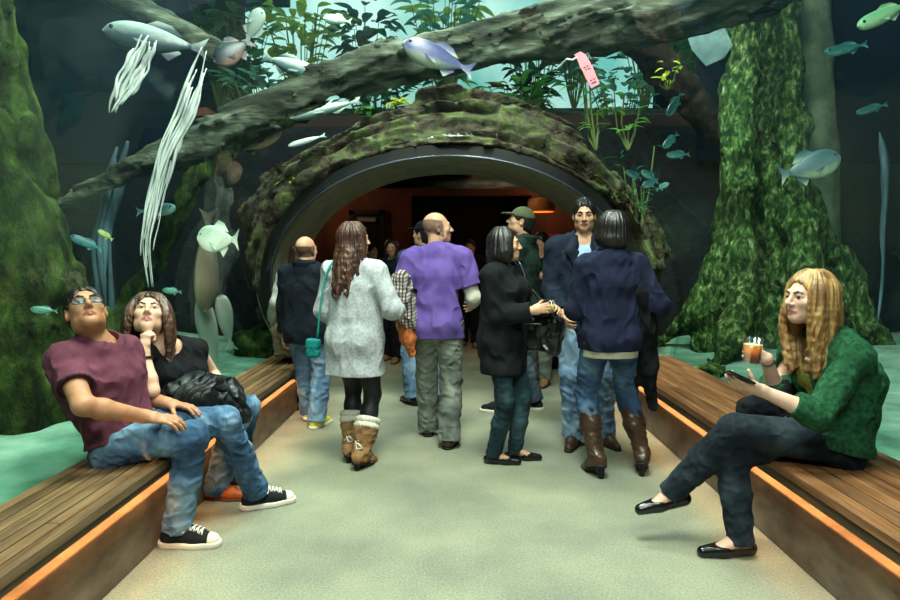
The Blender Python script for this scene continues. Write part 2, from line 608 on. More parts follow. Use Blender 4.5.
# tank end wall with an elliptic hole
vs, fs = [], []
n = 96
def outer(q):
    c, s = math.cos(q), math.sin(q)
    X0, Z0, Z1 = 8.0, -1.5, 1.85
    k = min(X0 / max(abs(c), 1e-6), (Z1 if s > 0 else 1.5) / max(abs(s), 1e-6))
    return XC + c * k, ZC + s * k
for i in range(n):
    q = 2 * PI * i / n
    x, z = ell(EA + .1, EB + .1, q); vs.append((x, YQ + .25, z)); x, z = outer(q); vs.append((x, YQ + .25, z))
for i in range(n):
    j = (i + 1) % n; fs.append((2 * i, 2 * i + 1, 2 * j + 1, 2 * j))
m_rockdark = noise_mat('dark_rock', ['#030608', '#060c10', '#0b1616'], scale=1.5, rough=.95, bump=.6, bscale=4, bdist=.1)
mb = MB(); mb.add(vs, fs); tag(mb.build('wall_back', m_rockdark), kind='structure')

# dark hall around the tank
def wall(name, lo, hi, m):
    b = MB(); b.box(lo, hi); o = b.build(name, m); tag(o, kind='structure'); return o
wall('wall_left', (-7.2, -2, -.5), (-7, 13.6, 7), m_tank)
wall('wall_right', (7, -2, -.5), (7.2, 13.6, 7), m_tank)
wall('wall_far', (-7, 13.5, 3.2), (7, 13.7, 4.2), m_tank)
wall('wall_far_left', (-7, 13.4, 3.0), (-4.6, 13.6, 7), m_tank)
wall('wall_far_right', (4.4, 13.4, 3.0), (7, 13.6, 7), m_tank)
wall('ceiling_left', (-7, -2, 6.9), (-3.6, 13.6, 7.1), m_tank)
wall('ceiling_right', (3.6, -2, 6.9), (7, 13.6, 7.1), m_tank)
wall('wall_front', (-7, -2.1, -.5), (7, -1.9, 7), m_tank)

wall('wall_back_left', (-7, YQ + .2, 2.6), (-3.25, YQ + .3, 7), m_tank)
wall('wall_back_right', (3.0, YQ + .2, 2.6), (7, YQ + .3, 7), m_tank)
# sand beds either side
def sand(name, xa, xb, f):
    nx, ny = 50, 70
    vs, fs = [], []
    for j in range(ny + 1):
        for i in range(nx + 1):
            u = (i / nx) ** 1.6
            x = xa + (xb - xa) * u; y = .2 + (YQ + .05) * j / ny
            z = .385 + f(abs(x - xa), y) + .05 * float(vnoise(np.array([[x * 1.3, y * 1.3, 0]]))[0]) * min(1, abs(x - xa) * 4)
            vs.append((x, y, z))
    for j in range(ny):
        for i in range(nx):
            a = j * (nx + 1) + i; fs.append((a, a + 1, a + nx + 2, a + nx + 1))
    b = MB(); b.add(vs, fs); tag(b.build(name, m_sand, smooth=True), kind='structure')
sand('floor_sand_left', -1.80, -6.99, lambda d, y: .06 * d)
sand('floor_sand_right', 2.145, 6.99, lambda d, y: .03 * d)

# ------------------------------------------------------------------ room beyond the portal
wall('wall_room_left', (-3.3, YQ + .3, 0), (-3.1, 11.6, 3.3), m_wallwarm)
wall('wall_room_right', (3.1, YQ + .3, 0), (3.3, 11.6, 3.3), m_wallwarm)
b = MB(); b.box((-3.1, 10.6, 0), (-.75, 10.8, 3.3)); b.box((1.35, 10.6, 0), (3.1, 10.8, 3.3)); b.box((-.75, 10.6, 2.5), (1.35, 10.8, 3.3))
tag(b.build('wall_room_back', m_wallwarm), kind='structure')
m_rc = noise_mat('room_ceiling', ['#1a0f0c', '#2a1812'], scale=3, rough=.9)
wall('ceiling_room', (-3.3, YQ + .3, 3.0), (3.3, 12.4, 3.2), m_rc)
wall('wall_passage', (-1.2, 12.2, 0), (1.8, 12.4, 3.0), m_black)
b = MB(); b.box((-.95, 10.8, 0), (-.8, 12.3, 3)); b.box((1.4, 10.8, 0), (1.55, 12.3, 3)); tag(b.build('wall_passage_side', m_black), kind='structure')
m_pipe = plain('pipe', '#3a2620', .5)
for i, (x0_, x1_, y, z) in enumerate([(-3, 3, 8.6, 2.72), (-3, 3, 9.7, 2.75)]):
    b = MB(); b.tube([(x0_, y, z), (x1_, y, z)], .045)
    tag(b.build('ceiling_pipe', m_pipe), 'dark pipe crossing under the %s of the room ceiling' % ('near half', 'far half')[i], 'pipe')
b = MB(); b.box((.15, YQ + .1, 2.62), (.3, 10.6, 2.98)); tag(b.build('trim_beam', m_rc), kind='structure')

# dark doorway with sign on the left
d = empty('doorway_panel', tuple(at(366, 300, 10.4) * V(1, 1, 0)))
tag(d, 'dark framed doorway in the brown wall left of the passage', 'doorway')
pa, pb = at(349, 210, 10.5), at(384, 210, 10.5)
b = MB(); b.box((pa[0], 10.5, 0), (pa[0] + .08, 10.6, pa[2])); b.box((pb[0] - .08, 10.5, 0), (pb[0], 10.6, pb[2])); b.box((pa[0], 10.5, pa[2] - .08), (pb[0], 10.6, pa[2]))
b.build('frame', m_black, d)
b = MB(); b.box((pa[0] + .08, 10.54, 0), (pb[0] - .08, 10.59, pa[2] - .08)); b.build('dark_opening', plain('door_dark', '#100c0c', .4), d)
s = MB(); p = at(357, 217, 10.49); q = at(376, 222, 10.49); s.box((p[0], 10.49, q[2]), (q[0], 10.5, p[2])); o = s.build('sign_plate', plain('sign_grey', '#5b5755', .5), d)
# smears standing for unreadable raised lettering
s = MB()
for k in range(7):
    x = p[0] + .03 + k * (q[0] - p[0] - .06) / 6.5
    s.box((x, 10.483, q[2] + .025), (x + .03, 10.49, p[2] - .03 + .008 * (k % 2)))
s.build('sign_lettering', plain('sign_letter', '#a09a96', .5), d)

# pendant lamp and notice on the right
lp = at(541, 205, 8.9)
lamp = empty('pendant_lamp', tuple(lp)); tag(lamp, 'round drum ceiling lamp glowing orange beyond the portal', 'lamp')
b = MB(); b.lathe([(0, .09), (.19, .09), (.2, .07), (.2, -.09), (.19, -.1)], lp, n=32); b.build('lamp_shade', plain('shade_amber', '#c7803f', .5), lamp, True)
b = MB(); b.lathe([(.17, -.06), (.1, -.075), (0, -.08)], lp, n=24); b.build('bulb_diffuser', plain('bulb', '#ffb060', emit=9), lamp, True)
b = MB(); b.tube([lp + V(0, 0, .09), V(lp[0], lp[1], 3.0)], .012); b.build('rod', m_black, lamp)
sg = at(550, 240, 10.55)
sign = empty('notice_board', tuple(sg)); tag(sign, 'small red over blue notice on the orange wall', 'sign')
b = MB(); b.box((sg[0] - .17, 10.56, sg[2] + .0), (sg[0] + .17, 10.6, sg[2] + .11)); o = b.build('red_panel', plain('notice_red', '#c23a2a', .5), sign); o['label'] = 'red upper panel'
b = MB(); b.box((sg[0] - .17, 10.56, sg[2] - .09), (sg[0] + .17, 10.6, sg[2] - .004)); o = b.build('blue_panel', plain('notice_blue', '#2a3358', .5), sign); o['label'] = 'dark blue lower panel'

# ------------------------------------------------------------------ lights
def area(name, loc, aim, size, e, col=(1, 1, 1), sy=None):
    l = bpy.data.lights.new(name, 'AREA'); l.energy = e; l.color = col; l.size = size
    if sy: l.shape = 'RECTANGLE'; l.size_y = sy
    o = bpy.data.objects.new(name, l); COL.objects.link(o); o.location = loc
    o.rotation_euler = (Vector(aim) - Vector(loc)).to_track_quat('-Z', 'Y').to_euler()
    return o
def spot(name, loc, aim, e, ang, col=(1, 1, 1), r=.1, blend=.5):
    l = bpy.data.lights.new(name, 'SPOT'); l.energy = e; l.color = col; l.spot_size = math.radians(ang); l.spot_blend = blend; l.shadow_soft_size = r
    o = bpy.data.objects.new(name, l); COL.objects.link(o); o.location = loc
    o.rotation_euler = (Vector(aim) - Vector(loc)).to_track_quat('-Z', 'Y').to_euler()
    return o
# floods over the tank that shine down through the acrylic
area('tank_flood', (.2, 2.2, 5.6), (.1, 3.6, 0), 1.6, 560, (1, .93, .80))
area('tank_flood', (-.4, 5.4, 6.2), (.1, 3.9, 0), 1.4, 350, (1, .96, .88))
area('tank_flood', (0, -1.0, 4.6), (0, 3.6, .9), 1.4, 200, (1, .97, .92))
# unseen spots above the tank aimed at trunks, sand and arch
spot('unseen_trunk_spot', (-2.3, 2.6, 5.6), (-2.6, 3.5, 1.4), 420, 50, (.72, 1, .62), .2)
spot('unseen_trunk_spot', (1.3, 4.0, 5.6), (2.8, 6.4, 1.6), 1500, 34, (.78, 1, .74), .2)
spot('unseen_sand_spot', (-3.2, 5.4, 5.6), (-2.7, 5.2, .3), 170, 50, (.5, 1, .8), .2)
spot('unseen_sand_spot', (3.4, 3.0, 5.6), (3.0, 3.6, .3), 45, 60, (.5, 1, .85), .2)
spot('arch_fill', (-1.2, 4.0, 5.6), (-.6, 6.6, 2.6), 380, 55, (.85, 1, .9), .2)  # unseen spot added to brighten the rock arch
# warm room lamps
def point(name, loc, e, col, r=.08):
    l = bpy.data.lights.new(name, 'POINT'); l.energy = e; l.color = col; l.shadow_soft_size = r
    o = bpy.data.objects.new(name, l); COL.objects.link(o); o.location = loc
point('room_lamp', (-2.3, 9.6, 2.6), 13, (1, .62, .36))
point('room_lamp', (lp[0] + .3, 9.9, 2.5), 12, (1, .55, .28))
point('room_lamp', (.4, 8.2, 2.7), 10, (1, .7, .5))

w = bpy.data.worlds.new('sky'); SC.world = w; w.use_nodes = True
t = w.node_tree; bg = t.nodes['Background']
tc = N(t, 'ShaderNodeTexCoord')
nz = N(t, 'ShaderNodeTexNoise', Scale=6, Detail=4)
t.links.new(tc.outputs['Generated'], nz.inputs['Vector'])
r = N(t, 'ShaderNodeValToRGB'); r.color_ramp.elements[0].color = srgb('#74bcb2'); r.color_ramp.elements[1].color = srgb('#d3f3ea')
r.color_ramp.elements[0].position = .35; r.color_ramp.elements[1].position = .65
t.links.new(nz.outputs['Fac'], r.inputs['Fac']); t.links.new(r.outputs['Color'], bg.inputs['Color'])
bg.inputs['Strength'].default_value = 1.35

vsn = SC.view_settings
SC.display_settings.display_device = 'sRGB'
vsn.view_transform = 'Standard'; vsn.look = 'None'; vsn.gamma = 1; vsn.use_curve_mapping = False
vsn.exposure = 0.15
SC.cycles.use_denoising = True
SC.cycles.max_bounces = 8
SC.cycles.transparent_max_bounces = 24
SC.cycles.sample_clamp_indirect = 4

# water of the tank: a prism with the tunnel as a notch
poly = [(-6.95, .3), (AX0 - .12, .3)] + [(arc_pt(i / 28)[0] * 1.035 - .006, arc_pt(i / 28)[1] + .08 * math.sin(PI * i / 28)) for i in range(29)] + [(AX1 + .12, .3), (6.95, .3), (6.95, 4.4), (-6.95, 4.4)]
n = len(poly)
me = bpy.data.meshes.new('water')
me.from_pydata([(x, .25, z) for x, z in poly] + [(x, 5.97, z) for x, z in poly], [], [tuple(range(n)), tuple(range(2 * n - 1, n - 1, -1))] + [(i, i + n, (i + 1) % n + n, (i + 1) % n) for i in range(n)])
me.update()
m_w = bpy.data.materials.new('tank_water'); m_w.use_nodes = True
t = m_w.node_tree
for q in list(t.nodes): t.nodes.remove(q)
o_ = N(t, 'ShaderNodeOutputMaterial'); vs_ = N(t, 'ShaderNodeVolumeScatter', Density=.0055, Anisotropy=.3); vs_.inputs['Color'].default_value = (.38, .78, .95, 1)
va_ = N(t, 'ShaderNodeVolumeAbsorption', Density=.02); va_.inputs['Color'].default_value = (.35, .8, .8, 1)
ad_ = N(t, 'ShaderNodeAddShader'); t.links.new(vs_.outputs[0], ad_.inputs[0]); t.links.new(va_.outputs[0], ad_.inputs[1]); t.links.new(ad_.outputs[0], o_.inputs['Volume'])
wt = link('water', me, m_w, smooth=False); tag(wt, kind='structure')
# ================================================================== inside the tank
m_moss = noise_mat('mossy_bark', ['#0b0f07', '#1b2810', '#35481c', '#69773a'], scale=4.2, rough=.95, bump=.9, bscale=16, stretch=(1.6, 1.6, .7), detail=10, spec=.1, bdist=.05, pos=[.3, .45, .6, .74], distort=.6)
m_moss2 = noise_mat('mossy_bark_bright', ['#121c0e', '#243619', '#4b6434', '#9aa878'], scale=15, rough=.95, bump=.9, bscale=18, stretch=(1.3, 1.3, .7), detail=10, spec=.1, bdist=.05, pos=[.32, .46, .58, .72], distort=.5)
m_log = noise_mat('waterlogged_bark', ['#15170f', '#2f352c', '#50584a', '#808b7a'], scale=5.5, rough=.9, bump=.8, bscale=14, stretch=(.35, 1.6, 1.6), detail=9, spec=.15, bdist=.04, pos=[.3, .45, .58, .72])
m_arch = noise_mat('arch_rock', ['#0e0d0c', '#32261d', '#4a463a', '#525c30', '#8f9880'], scale=4, rough=.92, bump=.9, bscale=12, stretch=(1, .8, 1), detail=10, spec=.15, bdist=.06, pos=[.3, .42, .52, .62, .76], distort=1.2)
m_brownbark = noise_mat('brown_bark', ['#16100c', '#33241a', '#523d30'], scale=5, rough=.9, bump=.6, bscale=15, stretch=(1, 1, .5), detail=8, spec=.1, bdist=.03)
m_greyreflect = noise_mat('grey_green_reflection', ['#333d31', '#4f5c4a', '#6d7a66'], scale=3, rough=.95, bump=.4, bscale=15, detail=8, spec=.1, bdist=.03)

# rock and root arch round the portal barrel
def arch_fn(P):
    x = P[..., 0] - XC; z = P[..., 2] - ZC; y = P[..., 1]
    u, w = x / EA, z / EB
    rho = np.sqrt(u * u + w * w) + 1e-4
    r = np.sqrt(x * x + z * z)
    e = r * (1 - 1 / rho)
    th = np.arctan2(w, u)
    T = .34 + .27 * np.maximum(np.sin(th), 0) + .10 * np.sin(th * 5 + 1)
    d = (np.sqrt((e / T) ** 2 + ((y - 6.72) / .70) ** 2) - 1) * .34
    tw = th * 2.2 + .3 * np.sin(e * 6)
    n = fbm(np.stack([tw * .8, e * 12 + y * 4, y * 3], -1), 3, 3)
    n2 = fbm(P * 6, 2, 5)
    d = d + .075 * n + .03 * n2
    e2 = np.where(P[..., 2] > .45, e, np.abs(x) - 1.52)
    return np.maximum(d, .05 - np.minimum(e, e2) * 1.0).astype(np.float32)
s = Shape(); s.slack = .16
s.fn(arch_fn, (XC - 2.6, 6.0, 0), (XC + 2.6, 7.5, 3.5))
o = s.build('portal_rock', m_arch, res=.03, smooth=1); tag(o, 'mossy root-covered rock arch wrapped around the portal', 'rock')


def pxchain(lst):
    """[(px, py, Y, r px)] -> points and radii in metres"""
    return [at(a, b, Y) for a, b, Y, r in lst], [r / F * Y for a, b, Y, r in lst]


def log(name, label, lst, mat, res=.022, amp=.035, freq=(3, 9), n=5, cat='log'):
    pts, rad = pxchain(lst)
    P = catmull([np.append(p, r) for p, r in zip(pts, rad)], n)
    s = Shape(); s.slack = amp * 2.2
    for a, b in zip(P[:-1], P[1:]): s.cone(a[:3], b[:3], a[3], b[3], k=.04)
    ax = unit(pts[-1] - pts[0])
    def disp(Q):
        al = (Q @ ax.astype(np.float32))[..., None] * ax.astype(np.float32)
        q = (Q - al) * freq[1] + al * freq[0]
        return amp * fbm(q, 3, 2) + amp * .35 * fbm(Q * 16, 2, 9)
    s.disp = disp
    o = s.build(name, mat, res=res, smooth=1)
    return tag(o, label, cat)


LOGF = (3, 13)
log('sunken_log', 'huge grey fallen log arching across the tank above the portal',
    [(52, 207, 4.9, 4), (110, 185, 4.8, 7), (160, 157, 4.75, 11), (205, 138, 4.7, 15), (250, 114, 4.7, 14), (300, 92, 4.7, 15), (350, 74, 4.7, 16), (410, 60, 4.7, 17),
     (483, 45, 4.7, 19), (550, 32, 4.7, 22), (620, 18, 4.7, 25), (690, 2, 4.7, 30), (770, -30, 4.7, 36)], m_log, amp=.05, freq=(2.2, 15), res=.018)
log('mossy_branch', 'green mossy branch slanting down behind the grey log on the left',
    [(300, 112, 5.6, 10), (225, 146, 5.5, 10), (198, 178, 5.4, 9), (178, 215, 5.35, 9), (155, 262, 5.3, 9), (128, 296, 5.3, 8), (95, 345, 5.3, 7)], m_moss, cat='branch')
log('dark_branch', 'dark smooth branch crossing the top left corner of the tank',
    [(60, -30, 5.3, 10), (124, 2, 5.3, 10), (170, 24, 5.3, 10), (205, 42, 5.3, 9), (225, 58, 5.3, 7)], m_log, cat='branch')
log('brown_branch', 'brown branch slanting behind the pink tag towards the right trunk',
    [(585, -20, 6.0, 17), (640, 40, 6.3, 16), (690, 100, 6.8, 14), (722, 136, 7.1, 12)], m_brownbark, cat='branch')


def trunk(name, label, prims, mat, res, amp=.08, lumpy=False):
    s = Shape(); s.slack = amp * 2.4
    for a, b, ra, rb, k in prims: s.cone(a, b, ra, rb, k=k)
    def disp(Q):
        if lumpy: return amp * (.8 * fbm(Q * np.array([4.5, 4.5, 3.2], np.float32), 3, 4) + .35 * np.abs(fbm(Q * 13, 2, 6)))
        q = Q * np.array([5, 5, .9], np.float32)
        q = q + .5 * np.sin(Q[..., [2, 0, 1]] * 2.1)
        r = 1 - np.abs(fbm(q, 2, 4))
        return amp * .9 * (.6 - r) + amp * .55 * fbm(Q * np.array([7, 7, 4], np.float32), 3, 11) + amp * .12 * fbm(Q * 26, 2, 8)
    s.disp = disp
    return tag(s.build(name, mat, res=res, smooth=1), label, 'tree')


Y = 3.7
pr = [(at(-85, -80, Y), at(-62, 150, Y), .42, .50, .2), (at(-62, 150, Y), at(-40, 300, Y), .50, .58, .2), (at(-40, 300, Y), at(-40, 470, Y), .58, .70, .2),
      (at(6, 150, 3.75), at(42, 250, 3.7), .12, .14, .15), (at(42, 250, 3.7), at(76, 330, 3.7), .14, .16, .15), (at(78, 330, 3.7), at(84, 452, 3.75), .16, .22, .12),
      (at(10, 240, 3.6), at(18, 380, 3.5), .2, .2, .12), (at(18, 380, 3.5), at(20, 480, 3.45), .2, .24, .12),
      (at(-26, 60, 3.75), at(6, 150, 3.75), .1, .12, .15)]
trunk('tree_trunk', 'massive green mossy trunk behind the man in maroon shirt', pr, m_moss, .026)
Y = 6.5
pr = [(at(768, -60, 7.0), at(768, 340, 7.0), .26, .36, .12),
      (at(742, -20, 6.5), at(740, 80, 6.45), .15, .17, .1), (at(740, 80, 6.45), at(737, 200, 6.4), .17, .17, .1), (at(737, 200, 6.4), at(728, 265, 6.4), .17, .18, .1), (at(728, 265, 6.4), at(697, 312, 6.5), .17, .14, .1), (at(697, 312, 6.5), at(652, 348, 6.85), .14, .05, .1),
      (at(738, 190, 6.35), at(744, 290, 6.1), .14, .13, .08), (at(744, 290, 6.1), at(722, 364, 5.8), .13, .13, .08), (at(728, 265, 6.45), at(706, 345, 6.5), .14, .14, .08),
      (at(788, -20, 6.65), at(790, 120, 6.6), .13, .15, .08), (at(790, 120, 6.6), at(800, 220, 6.5), .15, .19, .08), (at(800, 220, 6.5), at(812, 345, 6.35), .19, .26, .1),
      (at(806, 200, 6.7), at(842, 275, 6.75), .17, .16, .12), (at(842, 275, 6.75), at(882, 352, 6.6), .16, .14, .12)]
trunk('tree_trunk', 'mossy buttressed trunk standing in the tank behind the woman in green', pr, m_moss2, .026, .075, True)
pr = [(at(806, -60, 7.1), at(812, 150, 7.1), .22, .25, .1), (at(812, 150, 7.1), at(816, 340, 7.1), .25, .3, .1)]
trunk('tree_trunk', 'pale grey-green reflection shaped as a trunk behind the mossy buttressed one', pr, m_greyreflect, .04, .03)  # translucent reflection modelled as a second trunk

# stones on the sand
def rock(label, px, py, Y, r, mat, seed):
    c = at(px, py, Y); s = Shape(); s.slack = r * .6
    s.ell(c, V(r, r * .8, r * .7)); s.disp = lambda Q: r * .3 * fbm(Q * (2.2 / r), 3, seed)
    tag(s.build('mossy_rock', mat, res=max(.02, r / 14), smooth=1), label, 'rock', 'mossy rocks on the sand')
rock('rounded mossy rock on sand by the foot of the portal arch', 262, 345, 6.2, .28, m_moss, 1)
rock('low mossy rock between couple and tank branches', 128, 335, 5.0, .34, m_moss, 2)
rock('small mossy rock behind phone on sand by the root', 712, 372, 5.2, .13, m_moss2, 3)


# ------------------------------------------------------------------ fish
def fish_mat(name, top, side, belly, rough=.35, band=None):
    if name in MAT: return MAT[name]
    m, t, b = nt(name)
    tc = N(t, 'ShaderNodeTexCoord'); sx = N(t, 'ShaderNodeSeparateXYZ'); t.links.new(tc.outputs['Generated'], sx.inputs[0])
    nz = N(t, 'ShaderNodeTexNoise', Scale=9, Detail=4); t.links.new(tc.outputs['Generated'], nz.inputs['Vector'])
    ad = N(t, 'ShaderNodeMath', operation='MULTIPLY_ADD'); ad.inputs[1].default_value = .3; t.links.new(nz.outputs['Fac'], ad.inputs[0])
    t.links.new(sx.outputs['Z'], ad.inputs[2])
    r = N(t, 'ShaderNodeValToRGB'); r.color_ramp.elements.new(.5)
    for e, p, c in zip(r.color_ramp.elements, (.3, .6, .95), (belly, side, top)): e.position = p; e.color = srgb(c)
    t.links.new(ad.outputs[0], r.inputs['Fac']); t.links.new(r.outputs[0], b.inputs['Base Color'])
    vo = N(t, 'ShaderNodeTexVoronoi', Scale=38); t.links.new(tc.outputs['Generated'], vo.inputs['Vector'])
    bm = N(t, 'ShaderNodeBump', Strength=.25, Distance=.004); t.links.new(vo.outputs['Distance'], bm.inputs['Height']); t.links.new(bm.outputs[0], b.inputs['Normal'])
    b.inputs['Roughness'].default_value = rough; b.inputs['Specular IOR Level'].default_value = .6
    MAT[name] = m
    return m
m_eyef = plain('fish_eye', '#0a0a0a', .1)
def fish(label, hd, tl, Y, hr=.36, tr=.15, cols=('#31424a', '#7d9490', '#c5d3c4'), depth=0.0, up=None, fins=True, group=None, deep=True, name='fish', curve=0.0):
    """hd / tl: pixel of snout and of tail tip; hr: height over length"""
    A = at(hd[0], hd[1], Y); Bp = at(tl[0], tl[1], Y + depth)
    L = np.linalg.norm(Bp - A); xa = (A - Bp) / L
    u = V(0, 0, 1) if up is None else np.asarray(up, float)
    za = unit(u - xa * (u @ xa)); ya = np.cross(za, xa)
    M = Matrix(((xa[0], ya[0], za[0], Bp[0]), (xa[1], ya[1], za[1], Bp[1]), (xa[2], ya[2], za[2], Bp[2]), (0, 0, 0, 1)))
    bm = fish_mat('fish_' + '_'.join(c.strip('#') for c in cols), *cols)
    b = MB(); ns, nr = 18, 14; vs, fs = [], []
    def prof(s):                      # s 0 snout .. 1 tail root
        a_, b_ = (.62, 1.05) if deep else (.5, .9)
        m_ = a_ / (a_ + b_); s = min(1, max(s, 0))
        return (s ** a_ * (1 - s) ** b_) / (m_ ** a_ * (1 - m_) ** b_) * .98 + .15 * s
    H, T = L * hr / 2, L * tr / 2
    bl = .84
    for i in range(ns + 1):
        q = i / ns; h = max(prof(q), .06) * H if q > 0 else .04 * H; w = max(prof(q) - .05 * q, .05) * T if q > 0 else .04 * T
        x = L * (1 - bl * q)
        for k in range(nr):
            a = 2 * PI * k / nr
            cz = -.08 * H * math.sin(PI * q)
            vs.append((x, w * math.cos(a) + curve * L * math.sin(PI * q), h * math.sin(a) * (1.0 if math.sin(a) > 0 else .92) + cz))
    for i in range(ns):
        for k in range(nr):
            k2 = (k + 1) % nr; fs.append((i * nr + k, i * nr + k2, (i + 1) * nr + k2, (i + 1) * nr + k))
    fs.append(tuple(range(nr))); fs.append(tuple((ns * nr + k) for k in range(nr - 1, -1, -1)))
    b.add(vs, fs)
    root = b.build(name, bm, smooth=True); root.matrix_world = M
    tag(root, label, 'fish', group)
    def fin(nm, poly, th=.006):
        f = MB(); n = len(poly); t2 = th / 2
        f.add([(x, -t2, z) for x, z in poly] + [(x, t2, z) for x, z in poly],
              [tuple(range(n)), tuple(range(2 * n - 1, n - 1, -1))] + [(i, i + n, (i + 1) % n + n, (i + 1) % n) for i in range(n)])
        o = f.build(nm, bm, root); o.matrix_parent_inverse = Matrix(); return o
    th = L * .012
    fin('tail_fin', [(L * .2, .1 * H), (L * .1, .35 * H), (0, .8 * H), (L * .05, 0), (0, -.75 * H), (L * .1, -.3 * H), (L * .2, -.1 * H)], th)
    if fins:
        fin('dorsal_fin', [(L * .62, .86 * H), (L * .5, 1.3 * H), (L * .36, 1.12 * H), (L * .25, .5 * H), (L * .4, .6 * H)], th)
        fin('anal_fin', [(L * .45, -.8 * H), (L * .37, -1.25 * H), (L * .25, -.6 * H), (L * .3, -.4 * H)], th)
        for sgn in (-1, 1):
            f = MB(); y = sgn * T * .98
            f.add([(L * .7, y, -.25 * H), (L * .66, y, -.5 * H), (L * .53, y + sgn * .25 * T, -.75 * H), (L * .55, y + sgn * .2 * T, -.4 * H),
                   (L * .7, y - sgn * .01, -.25 * H), (L * .66, y - sgn * .01, -.5 * H), (L * .53, y + sgn * .22 * T, -.75 * H), (L * .55, y + sgn * .17 * T, -.4 * H)],
                  [(0, 1, 2, 3), (7, 6, 5, 4), (0, 4, 5, 1), (1, 5, 6, 2), (2, 6, 7, 3), (3, 7, 4, 0)])
            o = f.build('pectoral_fin', bm, root); o.matrix_parent_inverse = Matrix()
            e = MB(); r = L * .022; q = .11; w = prof(q) * T
            e.lathe([(r * math.sin(a), -r * math.cos(a)) for a in np.linspace(0.01, PI - .01, 7)], (L * (1 - bl * q), sgn * w * .82, .28 * H), n=8)
            o = e.build('eye', m_eyef, root, True); o.matrix_parent_inverse = Matrix()
    return root


GR = ('#39525a', '#7f9a92', '#c9d8c6')
TL = ('#1d4c50', '#387672', '#74b0a4')
fish('blue-violet heavy fish resting over the middle of the big log', (402, 43), (474, 72), 4.35, .33, .2, ('#2f3560', '#596088', '#a2ac98'), .1)
fish('round silver fish facing the couple, beside the portal arch', (197, 238), (239, 240), 4.6, .72, .16, ('#9ab0a0', '#d2dccb', '#e6ecdc'), .05)
fish('big grey silver fish in front of the right mossy trunk', (841, 157), (779, 176), 5.6, .48, .16, ('#33505c', '#5c787e', '#a9bb9c'), .1)
fish('large pale-edged grey fish high on the left above the pale reflections', (102, 30), (208, 50), 4.9, .3, .16, ('#8ea39a', '#33464f', '#26363f'), .2)
fish('brown warped reflection shaped as a long fish beside the silver fish', (205, 312), (208, 208), 5.0, .24, .12, ('#43382a', '#665943', '#8a8068'), .1, up=(1, 0, 0), deep=False, fins=False, curve=.02)  # this and the next two: acrylic reflections modelled as fish bodies
fish('white warped reflection shaped as a slim fish behind the seated woman', (201, 296), (218, 380), 5.2, .24, .12, ('#8f968c', '#aab0a4', '#c8ccc0'), .1, up=(1, 0, 0), deep=False, fins=False)
fish('small white warped reflection shaped as a fish near the portal arch', (221, 294), (231, 350), 5.3, .3, .12, ('#949a92', '#b0b5ac', '#ccd0c6'), .1, up=(1, 0, 0), deep=False, fins=False)
fish('dark fish with pale belly hovering under the log at left', (282, 129), (232, 152), 4.9, .32, .16, ('#14201f', '#2a3330', '#a58c78'), .1, deep=False)
fish('dusky fish with pinkish belly beside the top of the pale reflections', (214, 62), (252, 40), 5.0, .5, .2, ('#1c2a31', '#2d3d44', '#8f6d62'), .1)
fish('pale slender fish gliding between log and rock arch', (290, 118), (362, 100), 5.3, .16, .12, ('#dfe4d0', '#7f9a96', '#587672'), .1, deep=False)
fish('white sliver of a fish low over the rock arch left side', (288, 146), (326, 135), 5.6, .16, .1, ('#dfe8e2', '#d5e2de', '#a7c0bc'), .1, deep=False, fins=False)
fish('grey fish seen against bright water above the log', (320, 76), (262, 56), 5.6, .24, .14, ('#c3cdc4', '#5d7878', '#3c5a5c'), .2, deep=False)
fish('pale fish with tail down in the bright water by the plants', (262, 8), (246, 44), 5.8, .42, .16, ('#a5b4ac', '#9fb0a6', '#90a69e'), .1, up=(1, 0, 0))
fish('white-backed fish among the bright plants at the top', (323, 18), (352, 22), 6.5, .36, .2, ('#d8ded4', '#8fa89c', '#64877c'), .1)
fish('bluish fish swimming right across the lower pale reflections', (176, 208), (136, 212), 4.9, .26, .16, ('#5c8a94', '#86b4b4', '#b8d8d0'), .1, deep=False)
fish('small yellow-green fish beside the left trunk', (98, 230), (113, 240), 4.4, .36, .18, ('#6f8a3c', '#a2b45a', '#d5dca0'), .05)
fish('dim blue fish slipping behind the left trunk edge', (70, 236), (103, 250), 4.7, .3, .15, ('#1f5560', '#2f7680', '#5aa0a0'), .1, deep=False)
fish('small teal fish hovering over the seated man shoulder', (30, 309), (58, 311), 3.0, .3, .16, ('#3d7a6a', '#62a48e', '#a8d2ba'), .03)
fish('teal fish with yellow tail above the hair of the seated woman', (162, 290), (182, 292), 4.8, .36, .18, ('#2a6a66', '#4a9088', '#9ab06a'), .05)
fish('long pale green fish entering at the top right corner', (857, 27), (912, 2), 4.6, .22, .14, ('#5f9a70', '#8fc090', '#c8e0b4'), .1, deep=False)
G = 'teal fish by the right wall of the tank'
fish('teal slim fish below the pale green fish at top right', (824, 53), (868, 44), 5.4, .2, .14, TL, .1, deep=False, group=G)
fish('faint teal fish between the top right fish and grey silver fish', (856, 113), (888, 104), 5.6, .18, .14, TL, .1, deep=False, group=G)
G = 'small teal fish schooling right of the arch'
fish('leaf-shaped teal fish diving below the end of the log', (667, 116), (682, 92), 5.2, .32, .14, TL, .05, group=G)
fish('curved teal fish above the rest of the small school', (663, 148), (678, 133), 5.2, .36, .16, TL, .05, group=G)
fish('teal fish lying level under the curved one', (666, 155), (690, 154), 5.2, .28, .16, TL, .05, group=G)
fish('teal fish leading the lowest cluster of the school', (626, 171), (642, 179), 5.2, .34, .16, TL, .05, group=G)
fish('teal fish on top of the lowest cluster', (641, 171), (658, 181), 5.2, .34, .16, TL, .05, group=G)
fish('teal fish at the bottom of the lowest cluster', (642, 186), (658, 181), 5.2, .4, .16, TL, .05, group=G)
